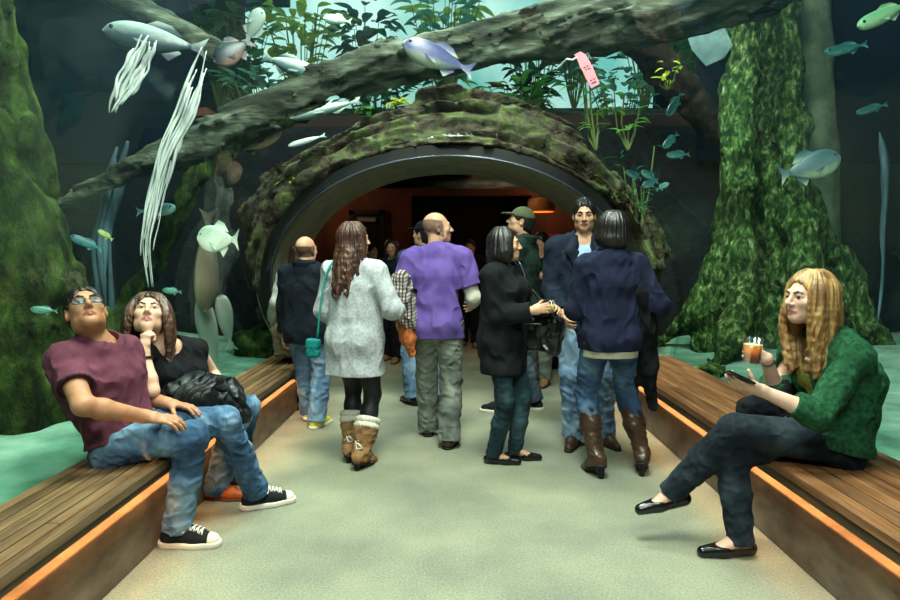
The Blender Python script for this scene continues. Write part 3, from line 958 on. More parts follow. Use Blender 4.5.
fish('teal fish trailing the lowest cluster by its tail', (669, 183), (656, 190), 5.2, .4, .16, TL, .05, group=G)


# ------------------------------------------------------------------ the tag, and pale reflections shaped as strands
m_pale = noise_mat('pale_streak', ['#8f9a9a', '#c3cbc8', '#e6eae6'], scale=9, rough=.6, bump=.3, bscale=40, stretch=(1, 1, .25))
m_paledim = noise_mat('dim_streak', ['#1f343c', '#34505a', '#55747c'], scale=9, rough=.7, bump=.3, bscale=40, stretch=(1, 1, .25))
def streaks(label, lst, mat, n=9, seed=1, name='reflection_streak'):  # tube bundles shaped after warped streaks reflected in the acrylic
    r_ = random.Random(seed); pts, rad = pxchain(lst)
    mb = MB()
    for k in range(n):
        ph, fr = r_.uniform(0, 6), r_.uniform(1.5, 3)
        off = (k + .5) / n * 2 - 1
        st, en = r_.uniform(0, .25), r_.uniform(.7, 1)
        P = catmull([np.append(p, r) for p, r in zip(pts, rad)], 8)
        P = P[int(st * len(P)): int(en * len(P))]
        q = []; rr = []
        for i, p in enumerate(P):
            t = i / max(1, len(P) - 1)
            x = off * p[3] * .85 + .10 * p[3] * math.sin(ph + fr * 6 * t)
            q.append(p[:3] + V(x, .03 * math.sin(ph + 3 * t), 0))
            rr.append(max(.004, p[3] / n * (1.7 + .7 * math.sin(ph * 2 + 9 * t)) * (1 - .7 * t ** 6) * min(1, .3 + 6 * t)))
        mb.tube(q, rr, 6)
    return tag(mb.build(name, mat, smooth=True), label, 'root')  # filed as root, but stands in for reflected streaks
streaks('long pale reflection streak from the grey fish to the seated woman',
      [(208, 48, 4.6, 7), (198, 80, 4.6, 11), (186, 112, 4.6, 13), (170, 145, 4.6, 12), (160, 180, 4.6, 9), (152, 215, 4.6, 8), (147, 250, 4.6, 6), (151, 300, 4.6, 4)], m_pale, 15, 3)
streaks('short pale reflection streak under the belly of the grey fish', [(150, 36, 4.6, 8), (138, 62, 4.6, 12), (126, 88, 4.6, 12), (112, 116, 4.6, 7)], m_pale, 13, 5)
streaks('dim bluish reflection streak above the head of the seated man', [(122, 140, 5.0, 9), (110, 190, 5.0, 10), (102, 240, 5.0, 9), (104, 300, 5.0, 8), (112, 345, 5.0, 7)], m_paledim, 5, 8)
streaks('thin bluish streak in the dark water at far right', [(881, 128, 5.6, 3), (885, 160, 5.6, 3), (884, 210, 5.6, 3), (881, 280, 5.6, 2), (876, 335, 5.6, 2)], m_paledim, 2, 9)

# pink tag tied on a twig
tg = at(587, 68, 4.1)
root = empty('pink_tag', tuple(tg)); tag(root, 'pink plastic tag with dark print tied in front of the log', 'tag')
ang = math.radians(26); ca, sa = math.cos(ang), math.sin(ang)
TX = lambda u, v, dy=0: tg + np.array([u * math.cos(ang) - v * math.sin(ang), dy, u * math.sin(ang) + v * math.cos(ang)])
def rib(us, vs0, vs1, th, name, mat):
    b = MB(); n = len(us); vv = []
    for (u0, u1, v) in us: vv += [TX(u0, v, 0), TX(u1, v, 0), TX(u0, v, th), TX(u1, v, th)]
    ff = [(0, 1, 3, 2), (4 * n - 4, 4 * n - 2, 4 * n - 1, 4 * n - 3)]
    for i in range(n - 1):
        a = 4 * i; c = a + 4
        ff += [(a, c, c + 1, a + 1), (a + 2, a + 3, c + 3, c + 2), (a, a + 2, c + 2, c), (a + 1, c + 1, c + 3, a + 3)]
    b.add(vv, ff); return b.build(name, mat, root)
k = 4.1 / 600
rib([(-5.5 * k, 1 * k, 17 * k), (-5 * k, 4.5 * k, 12 * k), (-5.5 * k, 5 * k, 4 * k), (-5 * k, 5.5 * k, -2 * k), (-5 * k, 5 * k, -9 * k), (-4.5 * k, 5 * k, -19 * k)], 0, 0, .004, 'strip', plain('pink_plastic', '#f08a98', .4))
pr_ = plain('tag_print', '#2d2a2c', .6)
b = MB()
for (u, v, w, h) in ((-2, 1.5, 2.2, 1.1), (1.2, 1.5, 2, 1.1), (-1.6, -1.2, 1.2, 1.4), (1.4, -1.4, 2.6, 1.0), (-1.5, -12.5, 2.2, 1.0), (1.8, -12.5, 2.0, 1.0), (0, -15.5, 5, 1.4)):
    q = [TX((u + a * w / 2) * k, (v + c * h / 2) * k, -.002) for a, c in ((-1, -1), (1, -1), (1, 1), (-1, 1))]
    b.add(q + [p + V(0, .0015, 0) for p in q], [(0, 1, 2, 3), (7, 6, 5, 4), (0, 4, 5, 1), (1, 5, 6, 2), (2, 6, 7, 3), (3, 7, 4, 0)])
b.build('print', pr_, root)
b = MB(); b.tube([TX(-4 * k, 14 * k, .002), TX(-9 * k, 13 * k, .0), TX(-13 * k, 17 * k, .02), TX(-14 * k, 21 * k, .3)], .006, 6); b.build('tie', plain('white_tie', '#d8dcd8', .5), root)


# ------------------------------------------------------------------ plants
def leaf_mat(name, a, b):
    if name in MAT: return MAT[name]
    m, t, bs = nt(name)
    tc = N(t, 'ShaderNodeTexCoord'); n = N(t, 'ShaderNodeTexNoise', Scale=4, Detail=3); t.links.new(tc.outputs['Object'], n.inputs['Vector'])
    r = N(t, 'ShaderNodeValToRGB'); r.color_ramp.elements[0].position = .35; r.color_ramp.elements[1].position = .65
    r.color_ramp.elements[0].color = srgb(a); r.color_ramp.elements[1].color = srgb(b); t.links.new(n.outputs['Fac'], r.inputs['Fac'])
    t.links.new(r.outputs[0], bs.inputs['Base Color']); bs.inputs['Roughness'].default_value = .5
    tl = N(t, 'ShaderNodeBsdfTranslucent'); t.links.new(r.outputs[0], tl.inputs['Color'])
    mx = N(t, 'ShaderNodeMixShader'); mx.inputs[0].default_value = .45
    t.links.new(bs.outputs[0], mx.inputs[1]); t.links.new(tl.outputs[0], mx.inputs[2])
    t.links.new(mx.outputs[0], t.nodes['Material Output'].inputs['Surface'])
    MAT[name] = m; return m
m_leaf = [leaf_mat('leaf_mid', '#2f6b2a', '#6ba84a'), leaf_mat('leaf_yellow', '#7fa032', '#d8d84e'), leaf_mat('leaf_deep', '#16402a', '#2f7048'), leaf_mat('leaf_teal', '#3d7f6a', '#8fc7a8')]
m_stem = plain('plant_stem', '#4a5a2c', .7)
def leaf(mb, p, d, L, W, nrm, droop=.3):
    d = unit(d); sd_ = unit(np.cross(d, nrm)); nn = np.cross(sd_, d)
    vs, fs = [], []
    for i in range(5):
        t = i / 4; w = W * math.sin(PI * min(.97, t * .86 + .1)) * .5
        c = p + d * L * t - V(0, 0, 1) * droop * L * t * t
        vs += [c - sd_ * w + nn * w * .25, c + V(0, 0, 0), c + sd_ * w + nn * w * .25]
    for i in range(4):
        a = 3 * i; fs += [(a, a + 1, a + 4, a + 3), (a + 1, a + 2, a + 5, a + 4)]
    mb.add(vs, fs)
def plant(name, label, base, h, n, L, W, mat, seed, spread=.6, lean=(0, 0), group=None, strap=False, th=.5):
    r_ = random.Random(seed); base = np.asarray(base, float)
    root = empty(name, tuple(base)); tag(root, label, 'plant', group)
    st = MB(); lf = MB()
    for k in range(n):
        a = r_.uniform(0, 2 * PI); el = r_.uniform(.2, 1.2)
        if strap:
            leaf(lf, base, V(math.cos(a) * math.cos(el), math.sin(a) * math.cos(el), math.sin(el) + .4), L * r_.uniform(.6, 1.1), W, V(0, 0, 1), .7)
        else:
            t = r_.uniform(.28, 1)
            top = base + V(lean[0] * t + spread * math.cos(a) * r_.uniform(.1, .6) * t, lean[1] * t + spread * math.sin(a) * r_.uniform(.1, .6) * t, h * t)
            if k % 3 == 0: st.tube([base, (base + top) / 2 + V(.03 * math.cos(a), .03, 0), top], [.012, .009, .006], 5)
            d = V(math.cos(a) * math.cos(el), math.sin(a) * math.cos(el), .4 * math.sin(el))
            leaf(lf, top, d, L * r_.uniform(.6, 1.2), W * r_.uniform(.7, 1.2), V(0, 0, 1), r_.uniform(.1, .6))
    if st.v: st.build('stem', m_stem, root)
    lf.build('foliage', mat, root, True)
    return root

# planted bank above the water, behind the tank
tag(MBb := None or link('wall_bank', mesh_np('wall_bank', [(-4.8, 8.6, 2.4), (4.6, 8.6, 2.4), (-4.8, 10.6, 4.0), (4.6, 10.6, 4.0), (-4.8, 13.5, 4.1), (4.6, 13.5, 4.1)], [(0, 1, 3, 2), (2, 3, 5, 4)]), m_log), kind='structure')
words = ['far left end', 'left third', 'left of middle', 'middle', 'right of middle', 'right third', 'far right end']
kinds = [('glossy mid-green', 0), ('yellow-green', 1), ('dark green', 2), ('blue-green', 3)]
i = 0
r2 = random.Random(4)
rows = [(9.2, 3.0, 1.1, 'front row'), (10.0, 3.62, 1.6, 'second row'), (11.2, 4.06, 2.0, 'back row')]
for ri, (yy, zz, hh, rw) in enumerate(rows):
    for j in range(7):
        kk = (j * 3 + ri * 2) % 4
        x = -3.9 + j * 1.25 + r2.uniform(-.25, .25)
        strap = (j + ri) % 3 == 0
        plant('bank_plant', '%s %s plant in the %s of the planted bank, %s' % (kinds[kk][0], 'strap-leaved' if strap else 'broadleaf', rw, words[j]),
              (x, yy + r2.uniform(-.2, .2), zz), hh * r2.uniform(.8, 1.3), 105 if not strap else 60, (.30, .36, .42)[ri] * (2.0 if strap else 1), (.13, .16, .2)[ri] * (.5 if strap else 1), m_leaf[kk], 100 + i, 1.1, group='plants on the planted bank', strap=strap)
        i += 1
plant('fern', 'small yellow-green fern tuft on top of the rock arch', at(398, 106, 6.6), .2, 26, .26, .05, m_leaf[1], 5, strap=True)
plant('fern', 'small bright green fern tuft tucked left under the log', at(368, 112, 6.5), .2, 18, .2, .07, m_leaf[0], 6, strap=True)
plant('water_weed', 'trailing green stems hanging below the pink tag', at(596, 150, 4.9), .6, 16, .14, .03, m_leaf[0], 7, .3, (-.08, 0))
plant('water_weed', 'leafy green sprig right of the pink tag stems', at(628, 150, 5.0), .45, 14, .14, .05, m_leaf[0], 8, .3)
plant('water_weed', 'pale yellow-green sprig above the small teal fish', at(668, 90, 5.1), .25, 12, .1, .04, m_leaf[1], 9, .3)
plant('arch_weed', 'yellow-green leaf tuft draped over left shoulder of the rock arch', at(292, 185, 6.25), .14, 24, .3, .05, m_leaf[1], 10, strap=True)
plant('water_weed', 'dark tangled stems right of the portal behind the man in peacoat', at(640, 235, 6.1), .9, 26, .2, .03, m_leaf[2], 12, .5, (-.15, 0))
# refracted grey patch by the right trunk, shaped as a flat sheet
b = MB(); pts = [(681, 6), (696, 3), (712, 10), (722, 22), (733, 45), (724, 58), (706, 66), (692, 50), (685, 28)]
f_ = [at(a, c, 5.4) for a, c in pts]; n = len(f_)
b.add(f_ + [p + V(0, .01, 0) for p in f_], [tuple(range(n)), tuple(range(2 * n - 1, n - 1, -1))] + [(i, (i + 1) % n, (i + 1) % n + n, i + n) for i in range(n)])
tag(b.build('refraction_patch', noise_mat('refraction_grey', ['#3c4c52', '#506167', '#65757a'], scale=7, rough=.8)), 'flat pale grey refraction patch left of the right trunk top', 'leaf')  # filed as leaf, but stands in for a refracted patch
# ================================================================== people
def skin_mat(name, a, b):
    if name in MAT: return MAT[name]
    m = noise_mat(name, [a, b], scale=14, rough=.5, spec=.35)
    m.node_tree.nodes['Principled BSDF'].inputs['Subsurface Weight'].default_value = .12
    m.node_tree.nodes['Principled BSDF'].inputs['Subsurface Radius'].default_value = (.012, .005, .003)
    return m


def ik(a, b, l1, l2, pole):
    a = np.asarray(a, float); b = np.asarray(b, float)
    d = b - a; L = np.linalg.norm(d)
    if L > (l1 + l2) * .999: b = a + d / L * (l1 + l2) * .999; d = b - a; L = np.linalg.norm(d)
    x = (l1 * l1 - l2 * l2 + L * L) / (2 * L)
    h = math.sqrt(max(0, l1 * l1 - x * x)); u = d / L
    p = np.asarray(pole, float); p = unit(p - u * (p @ u))
    return a + u * x + p * h, b


def headrot(yaw, pitch=0, roll=0):
    """degrees; yaw 0 looks away down the tunnel, 90 to the left, -90 to the right, 180 at the camera; pitch up"""
    return rotm('Z', math.radians(yaw)) @ rotm('X', math.radians(pitch)) @ rotm('Y', math.radians(roll))


def stand(x, y, yaw, H, fem=False, footL=(-.10, 0, 12), footR=(.10, 0, -12), armL=None, armR=None, elbL=(-.3, -.8, -.6), elbR=(.3, -.8, -.6),
          head=(0, 0, 0), lean=(0, 0), sole=.0, hs=None, handL=None, handR=None, sh=None, twist=0):
    h = H / 1.75
    R = rotm('Z', math.radians(yaw)); o = V(x, y, 0)
    T = lambda p: o + R @ np.asarray(p, float)
    J = dict(h=h, fem=fem, R=R, o=o)
    Rt = rotm('Z', math.radians(twist))
    lx, ly = lean
    hw = .088 * h; sw = (sh or (.165 if fem else .188)) * h
    J['P'] = T((0, 0, .96 * h)); J['W'] = T((lx * .3, ly * .3, 1.10 * h)); J['C'] = T(V(lx * .7, ly * .7 - .0, 1.29 * h)); J['N'] = T((lx, ly - .015, 1.475 * h))
    J['hL'] = T((-hw, 0, .92 * h)); J['hR'] = T((hw, 0, .92 * h))
    for S, sg in (('L', -1), ('R', 1)):
        q = V(lx * .95, ly * .95 - .005, 1.405 * h) + Rt @ V(sg * sw, 0, 0); J['s' + S] = T(q)
        f = footL if S == 'L' else footR
        J['f' + S] = R @ rotm('Z', math.radians(f[2])) @ V(0, 1, 0)
        J['a' + S] = T((f[0], f[1], .085 * h + sole))
        J['g' + S] = T((f[0], f[1], 0))
        J['k' + S], J['a' + S] = ik(J['h' + S], J['a' + S], .43 * h, .425 * h, R @ V(sg * .1, 1, 0))
        w = (armL if S == 'L' else armR) or (sg * .25, .05, .82 * h)
        el = elbL if S == 'L' else elbR
        J['e' + S], J['w' + S] = ik(J['s' + S], T(w), .295 * h, .255 * h, R @ np.asarray(el, float))
        hd = handL if S == 'L' else handR
        fd = J['w' + S] - J['e' + S]
        if hd is None: J['hand' + S] = (unit(fd), unit(R @ V(sg, .1, 0)), (25, 30, 20), 30)
        else: J['hand' + S] = (unit(R @ np.asarray(hd[0], float)), unit(R @ np.asarray(hd[1], float)), hd[2], hd[3])
    if sole:
        for q in 'LR':
            a_ = math.asin(sole / (.125 * h)); f_ = J['f' + q]; J['f' + q] = f_ * math.cos(a_) + V(0, 0, -math.sin(a_)); J['fu' + q] = V(0, 0, math.cos(a_)) + f_ * math.sin(a_)
    J['hs'] = hs or (.96 if fem else 1.0) * (h ** .5)
    J['HR'] = R @ headrot(*head)
    J['Hd'] = J['N'] + R @ V(0, .025, .0) + V(0, 0, H - .118 * J['hs'] - J['N'][2] + sole * .0)
    return J


def hand(S, w, d, back, side, curl, thumb, k=.9, tag=''):
    M = frame(d, back); t = -side
    def T(x, y, z): return w + M @ (V(x * t, y, z) * k)
    S.cone(T(0, -.01, 0), T(0, .03, 0), .026 * k, .024 * k, k=.02, ax=M[:, 0], f=1.25, tag=tag)
    S.cone(T(0, .03, 0), T(0, .078, -.002), .0165 * k, .0155 * k, k=.015, ax=M[:, 0], f=2.35, tag=tag)
    S.cone(T(.022, .02, -.006), T(.036, .045, -.014), .017 * k, .013 * k, k=.012, tag=tag)
    for i, (x, y, L) in enumerate(((.029, .084, .80), (.010, .090, .90), (-.010, .088, .84), (-.028, .080, .66))):
        p = V(x, y, 0); a = 0
        sp = (x) * 1.6
        c = curl if not hasattr(curl[0], '__len__') else curl[i]
        r = (.0098, .0092, .0082, .0072) if i < 3 else (.0088, .0082, .0074, .0066)
        for j, (l, cc) in enumerate(zip((.046, .029, .023), c)):
            a += math.radians(cc)
            q = p + V(sp * .12 * l / .046, math.cos(a) * l * L * 1.1, -math.sin(a) * l * L * 1.1)
            S.cone(T(*p), T(*q), r[j] * k, r[j + 1] * k, k=.004 if j else .008, tag=tag)
            p = q
    a = math.radians(thumb); p = V(.036, .045, -.014)
    for l, r0, r1, f in ((.036, .0115, .0105, .0), (.028, .0105, .009, .35)):
        dd = unit(V(math.cos(a * (1 + f)) * .8, .75, -.35 - math.sin(a * (1 + f)) * .8)); q = p + dd * l
        S.cone(T(*p), T(*q), r0 * k, r1 * k, k=.005, tag=tag); p = q


def body_shape(J, fat=1.0):
    S = Shape(); h = J['h']; fem = J['fem']; f = fat
    s = unit(J['sR'] - J['sL']); hx = unit(J['hR'] - J['hL'])
    P, W, C, Nk = J['P'], J['W'], J['C'], J['N']
    up = unit(Nk - P); fw = np.cross(up, s); J['fw'] = fw; J['sx'] = s; J['up'] = up
    S.cone(P, W, .108 * h * f, (.088 if fem else .100) * h * f, k=.04, ax=hx, f=1.42, tag='torso')
    S.cone(W, C, (.088 if fem else .100) * h * f, (.102 if fem else .116) * h * f, k=.05, ax=s, f=1.40, tag='torso')
    S.cone(C, Nk - up * .06 * h, (.100 if fem else .112) * h * f, .062 * h, k=.05, ax=s, f=1.40, tag='torso')
    for q in ('L', 'R'): S.cone(Nk - up * .015 * h, J['s' + q], .046 * h, .047 * h if fem else .053 * h, k=.05, tag='shoulder')
    if fem:
        for sg in (-1, 1): S.ell(C + s * sg * .07 * h + fw * .085 * h + up * -.0 * h, V(.058, .058, .06) * h, k=.04, tag='torso')
    bk = np.cross(unit(W - P), hx)   # forward of pelvis
    for sg in (-1, 1): S.ell(P + hx * sg * .068 * h - bk * .055 * h - unit(W - P) * .045 * h, V(.082, .082, .09) * h * f, k=.04, tag='bum')
    for q in ('L', 'R'):
        a, k, n = J['h' + q], J['k' + q], J['a' + q]
        S.cone(a, k, (.088 if fem else .090) * h * f, .056 * h * f, k=.04, tag='thigh' + q)
        sh = unit(n - k); kf = unit(np.cross(hx, sh) if True else 0)
        mid = k + (n - k) * .32
        back = unit(np.cross(sh, hx))
        if back @ (unit(k - a) * 1.0) > 0: pass
        S.cone(k, mid, .053 * h * f, .054 * h * f, k=.03, tag='shin' + q)
        S.cone(mid, n, .054 * h * f, .034 * h, k=.03, tag='shin' + q)
        fd = J['f' + q]; fu = J.get('fu' + q, V(0, 0, 1)); fr = np.cross(fd, fu)
        dn = n - fu * .085 * h
        S.cone(n, dn + fu * .035 * h - fd * .03 * h, .034 * h, .030 * h, k=.02, tag='foot' + q)
        S.cone(n, dn + fu * .03 * h + fd * .10 * h, .032 * h, .024 * h, k=.025, ax=fr, f=1.3, tag='foot' + q)
        S.cone(dn + fu * .026 * h + fd * .10 * h, dn + fu * .018 * h + fd * .150 * h, .022 * h, .013 * h, k=.02, ax=fr, f=1.6, tag='foot' + q)
        aw = .92 if fem else 1.06
        e, w = J['e' + q], J['w' + q]
        S.cone(J['s' + q], e, .050 * h * f * aw, .040 * h * f * aw, k=.035, tag='uarm' + q)
        m2 = e + (w - e) * .3
        S.cone(e, m2, .038 * h * f * aw, .041 * h * f * aw, k=.02, tag='farm' + q)
        S.cone(m2, w, .041 * h * f * aw, .027 * h * aw, k=.02, tag='farm' + q)
        d, b, c, t = J['hand' + q]
        hand(S, w + d * .008, d, b, -1 if q == 'L' else 1, c, t, (.88 if fem else .98) * h ** .5, 'hand' + q)
    # head
    R, c, z = J['HR'], J['Hd'], J['hs']
    L = lambda x, y, zz: c + R @ (V(x, y, zz) * z)
    nr = (.047 if fem else .055) * h
    S.cone(Nk - up * .03 * h, L(0, -.022, -.055), nr * 1.08, nr, k=.03, tag='neck')
    E = lambda p, r, k, op='+', RR=None: S.ell(L(*p), V(*r) * z, R if RR is None else R @ RR, k, op, 'head')
    E((0, -.014, .030), (.074, .094, .088), .02)
    E((0, .030, -.030), (.060, .064, .085), .035)
    E((0, .068, -.094), (.024, .022, .020), .035)
    for sg in (-1, 1):
        E((sg * .038, .060, -.022), (.026, .024, .020), .02)
        E((sg * .050, .010, -.070), (.014, .035, .024), .03)
    S.cone(L(-.034, .084, .022), L(.034, .084, .022), .011 * z, .011 * z, k=.018, tag='head')
    for sg in (-1, 1): E((sg * .031, .101, .001), (.019, .017, .013), .012, '-')
    S.cone(L(0, .091, .012), L(0, .114, -.028), .0075 * z, .0115 * z, k=.010, tag='head')
    for sg in (-1, 1): E((sg * .011, .100, -.033), (.0085, .011, .0075), .006)
    for sg in (-1, 1):
        S.cone(L(sg * .017, .086, .0075), L(sg * .033, .0905, .010), .0048 * z, .0052 * z, k=.004, tag='head')
        S.cone(L(sg * .033, .0905, .010), L(sg * .047, .080, .006), .0052 * z, .0045 * z, k=.004, tag='head')
        S.cone(L(sg * .020, .084, -.009), L(sg * .044, .080, -.008), .0045 * z, .0045 * z, k=.004, tag='head')
    lip = .0052 if fem else .005
    S.chain([L(-.024, .086, -.0625), L(-.008, .0965, -.0595), L(.008, .0965, -.0595), L(.024, .086, -.0625)], [lip * .6 * z, lip * z, lip * z, lip * .6 * z], k=.005, tag='head')
    S.chain([L(-.020, .086, -.068), L(0, .095, -.0715), L(.020, .086, -.068)], [lip * .7 * z, lip * 1.15 * z, lip * .7 * z], k=.005, tag='head')
    S.chain([L(-.026, .092, -.0645), L(0, .1035, -.0652), L(.026, .092, -.0645)], [.0026 * z] * 3, k=.003, op='-')
    for sg in (-1, 1):
        Re = rotm('Z', sg * -.35)
        E((sg * .077, -.008, -.008), (.009, .020, .032), .008, RR=Re)
        E((sg * .084, .000, -.004), (.006, .009, .015), .006, '-', RR=Re)
    return S


def lips_fn(J, extra=None):
    R, c, z = J['HR'], J['Hd'], J['hs']
    def fn(Q):
        q = (Q - c) @ R / z
        m = np.zeros(len(Q), np.int32)
        w = np.abs(q[:, 0])
        m[(q[:, 1] > .08) & (w < .026) & (q[:, 2] < -.0555 - .02 * 0) & (q[:, 2] > -.0785 + .25 * w)] = 1
        if extra is not None: m = extra(q, m)
        return m
    return fn


def wrinkle(amp, fx=(16, 16, 7), seed=1, ridged=True, warp=.25):
    f = np.array(fx, np.float32)
    def fn(P):
        q = P * f + warp * np.sin(P[..., [1, 2, 0]] * 21)
        n = vnoise(q, seed) + .5 * vnoise(q * 2.1 + 5, seed + 3)
        if ridged: return -amp * np.clip(1 - 1.6 * np.abs(n), -.15, 1)
        return -amp * np.clip(.5 + .5 * n, 0, 1)
    return fn


class Person:
    def __init__(s, label, J, skin, fat=1.0, res=.005, group=None, lips=None, extra=None, extra_mats=(), eye='#3a2a1c'):
        s.J = J; s.res = res; s.fat = fat
        s.body = body_shape(J, fat)
        s.skin = skin
        s.root = s.body.build('person', [skin, lips or skin] + list(extra_mats), None, res, lips_fn(J, extra) if (lips or extra) else None)
        tag(s.root, label, 'person', group)
        s.eyecol = eye
    def L(s, x, y, z): return s.J['Hd'] + s.J['HR'] @ (V(x, y, z) * s.J['hs'])
    def HL(s): return s.J['HR']

    def eyes(s, look=(0, 0, 0), brow='#2a1d14', browr=.0045, open_=1.0):
        J = s.J; z = J['hs']
        white, iris, pup = plain('eye_white', '#d9d6cf', .25), plain('iris_' + s.eyecol.strip('#'), s.eyecol, .15), plain('pupil', '#050505', .1)
        for sg in (-1, 1):
            c = s.L(sg * .031, .0795, .0005); r = .0122 * z
            d = unit(J['HR'] @ unit(V(look[0], 1, look[1]))); M = frame(d, V(0.01, .02, 1))
            b = MB(); n, m = 14, 12; vs, fs, mi = [], [], []
            for i in range(m + 1):
                a = PI * i / m
                for k in range(n):
                    q = 2 * PI * k / n; vs.append(c + M @ V(r * math.sin(a) * math.cos(q), r * math.cos(a), r * math.sin(a) * math.sin(q)))
            b.m = []
            for i in range(m):
                for k in range(n):
                    k2 = (k + 1) % n; fs.append((i * n + k, (i + 1) * n + k, (i + 1) * n + k2, i * n + k2)); mi.append(2 if i < 1 else 1 if i < 3 else 0)
            b.add(vs, fs); b.m = mi
            b.build('eye', [white, iris, pup], s.root, True)
        bw = Shape()
        for sg in (-1, 1):
            bw.chain([s.L(sg * .014, .0955, .021), s.L(sg * .032, .0945, .0265), s.L(sg * .050, .083, .021)], [browr * z, browr * 1.05 * z, browr * .5 * z], k=.003)
        bw.build('eyebrows', noise_mat('brow_' + brow.strip('#'), [brow, brow], rough=.8), s.root, .0022)

    # ---------------------------------------------------------------- clothes
    def grab(s, offs):
        out = []
        for p in s.body.p:
            for k, o in offs.items():
                if p.tag == k or p.tag[:-1] == k: out.append(p.grow(o, max(p.k, .025))); break
        return out
    def cloth(s, name, mat, offs, extra=(), cuts=(), holes=(), wr=None, res=None, matfn=None, smooth=0, label=None):
        S = Shape(); S.p = s.grab(offs)
        for e in extra: e(S)
        S.nd = len(S.p)
        for a, d, r in holes:      # square-ended opening: everything past point a along d
            M = frame(d, V(.13, .31, .94) if abs(unit(d)[2]) < .9 else V(1, 0, 0))
            S.box(np.asarray(a) + unit(d) * .15, V(r, .15, r), M, .003, 0, '-')
        for c, n in cuts:
            if isinstance(c, str):
                J = s.J; h = J['h']; S.cone(J['N'] - J['up'] * .005 * h + J['fw'] * .03 * h, J['N'] + J['up'] * .2 * h + J['fw'] * .07 * h, n * h, n * h, k=.008, op='-')
            else: S.cut(c, n)
        if wr: S.disp = wr; S.slack = .02
        o = S.build(name, mat, s.root, res or s.res, matfn, smooth)
        if label: o['label'] = label
        return o
    def trousers(s, mat, hip=.014, th=.014, kn=.014, hem=.018, hemup=.045, name='trousers', wr=None, waist=None, hemL=None, hemR=None, flare=0, label=None):
        J = s.J; h = J['h']; ex, ho = [], []
        for q in ('L', 'R'):
            k, a = J['k' + q], J['a' + q]; d = unit(a - k)
            e = (hemL if q == 'L' else hemR) if (hemL is not None) else hemup
            end = a + d * (.06 - e)
            r1 = .057 * h * s.fat + kn + .003; r2 = .034 * h + hem + .014
            ex.append(lambda S, k=k, m=k + (end - k) * .45, r1=r1: S.cone(k, m, r1, .058 * h * s.fat + kn * .8, k=.03))
            ex.append(lambda S, m=k + (end - k) * .45, e2=end + d * .06, r2=r2: S.cone(m, e2, .058 * h * s.fat + kn * .8, r2, k=.03))
            ho.append((end, d, r2 + .035))
        W, P = J['W'], J['P']
        wp = (waist if waist is not None else P + (W - P) * .45)
        return s.cloth(name, mat, {'torso': min(hip, .009), 'bum': min(hip, .012), 'thigh': th}, ex, [(wp, unit(W - P))], ho, wr or wrinkle(.011, (13, 13, 17), 3), label=label)
    def top(s, name, mat, body=.014, arm=.012, sleeve='long', hem=None, hemdir=None, wr=None, extra=(), cuts=(), holes=(), slack=.0, matfn=None, label=None, sleeveL=None, sleeveR=None, cuffr=0, neck=.068):
        J = s.J; h = J['h']; offs = {'torso': body, 'shoulder': body * .8 + .004}; ex = list(extra); ho = list(holes)
        aw = .92 if J['fem'] else 1.06
        for q in ('L', 'R'):
            sl = (sleeveL if q == 'L' else sleeveR) or sleeve
            sp, e, w = J['s' + q], J['e' + q], J['w' + q]
            if sl == 'none': continue
            if sl == 'long':
                d = unit(w - e)
                ex.append(lambda S, a=sp, b=e: S.cone(a, b, .050 * h * aw + arm * 1.15, .041 * h * aw + arm, k=.03))
                ex.append(lambda S, a=e, b=w + d * .03: S.cone(a, b, .042 * h * aw + arm, .030 * h * aw + arm + cuffr, k=.03))
                ho.append((w - d * .002, d, .075 + cuffr))
            elif sl == 'threequarter':
                d = unit(w - e); m = e + (w - e) * .42
                ex.append(lambda S, a=sp, b=e: S.cone(a, b, .050 * h * aw + arm * 1.15, .041 * h * aw + arm, k=.03))
                ex.append(lambda S, a=e, b=m + d * .05: S.cone(a, b, .042 * h * aw + arm, .040 * h * aw + arm, k=.03))
                ho.append((m, d, .09))
            else:
                f = sl if isinstance(sl, float) else .6
                d = unit(e - sp); m = sp + (e - sp) * f
                ex.append(lambda S, a=sp, b=m + d * .06: S.cone(a, b, .052 * h * aw + arm * 1.2, .050 * h * aw + arm * 1.5, k=.03))
                ho.append((m, d, .12))
        cs = list(cuts)
        if hem is not None: cs.append((hem, hemdir if hemdir is not None else -J['up']))
        if body: offs['bum'] = body
        if neck: cs.insert(0, ('neck', neck))
        return s.cloth(name, mat, offs, ex, cs, ho, wr or wrinkle(.009, (12, 12, 7), 7), matfn=matfn, label=label)

    # ---------------------------------------------------------------- shoes
    def footframe(s, q, sole=0):
        J = s.J; fd = J['f' + q]; fu = J.get('fu' + q, V(0, 0, 1)); fr = np.cross(fd, fu); h = J['h']
        base = J['a' + q] - fu * (.085 * h + sole)
        M = np.stack([fr, fd, fu], 1)
        return (lambda x, y, z: base + M @ (V(x, y, z) * h)), M, h
    def sneaker(s, q, mat, sole_mat, toe_mat=None, lace_mat=None, high=.03, name='sneaker', stripe=None):
        T, M, h = s.footframe(q)
        U = Shape()
        U.cone(T(0, -.042, .042), T(0, .09, .042), .040 * h, .042 * h, k=.02)
        U.cone(T(0, .09, .040), T(0, .165, .028), .042 * h, .034 * h, k=.02)
        U.cone(T(0, -.022, .05), T(0, -.012, .085 + high), .044 * h, .045 * h, k=.02)
        U.cone(T(0, -.01, .08), T(0, .09, .055), .038 * h, .03 * h, k=.02)
        U.cut(T(0, 0, .016), -M[:, 2]); U.cut(T(0, -.01, .10 + high * .6), unit(M[:, 2] * 1 + M[:, 1] * .1))
        u = U.build(name, mat, s.root, .004)
        S = Shape()
        S.cone(T(0, -.046, .013), T(0, .09, .013), .047 * h, .050 * h, k=.01, ax=M[:, 2], f=.99)
        S.cone(T(0, .09, .013), T(0, .172, .014), .050 * h, .041 * h, k=.02)
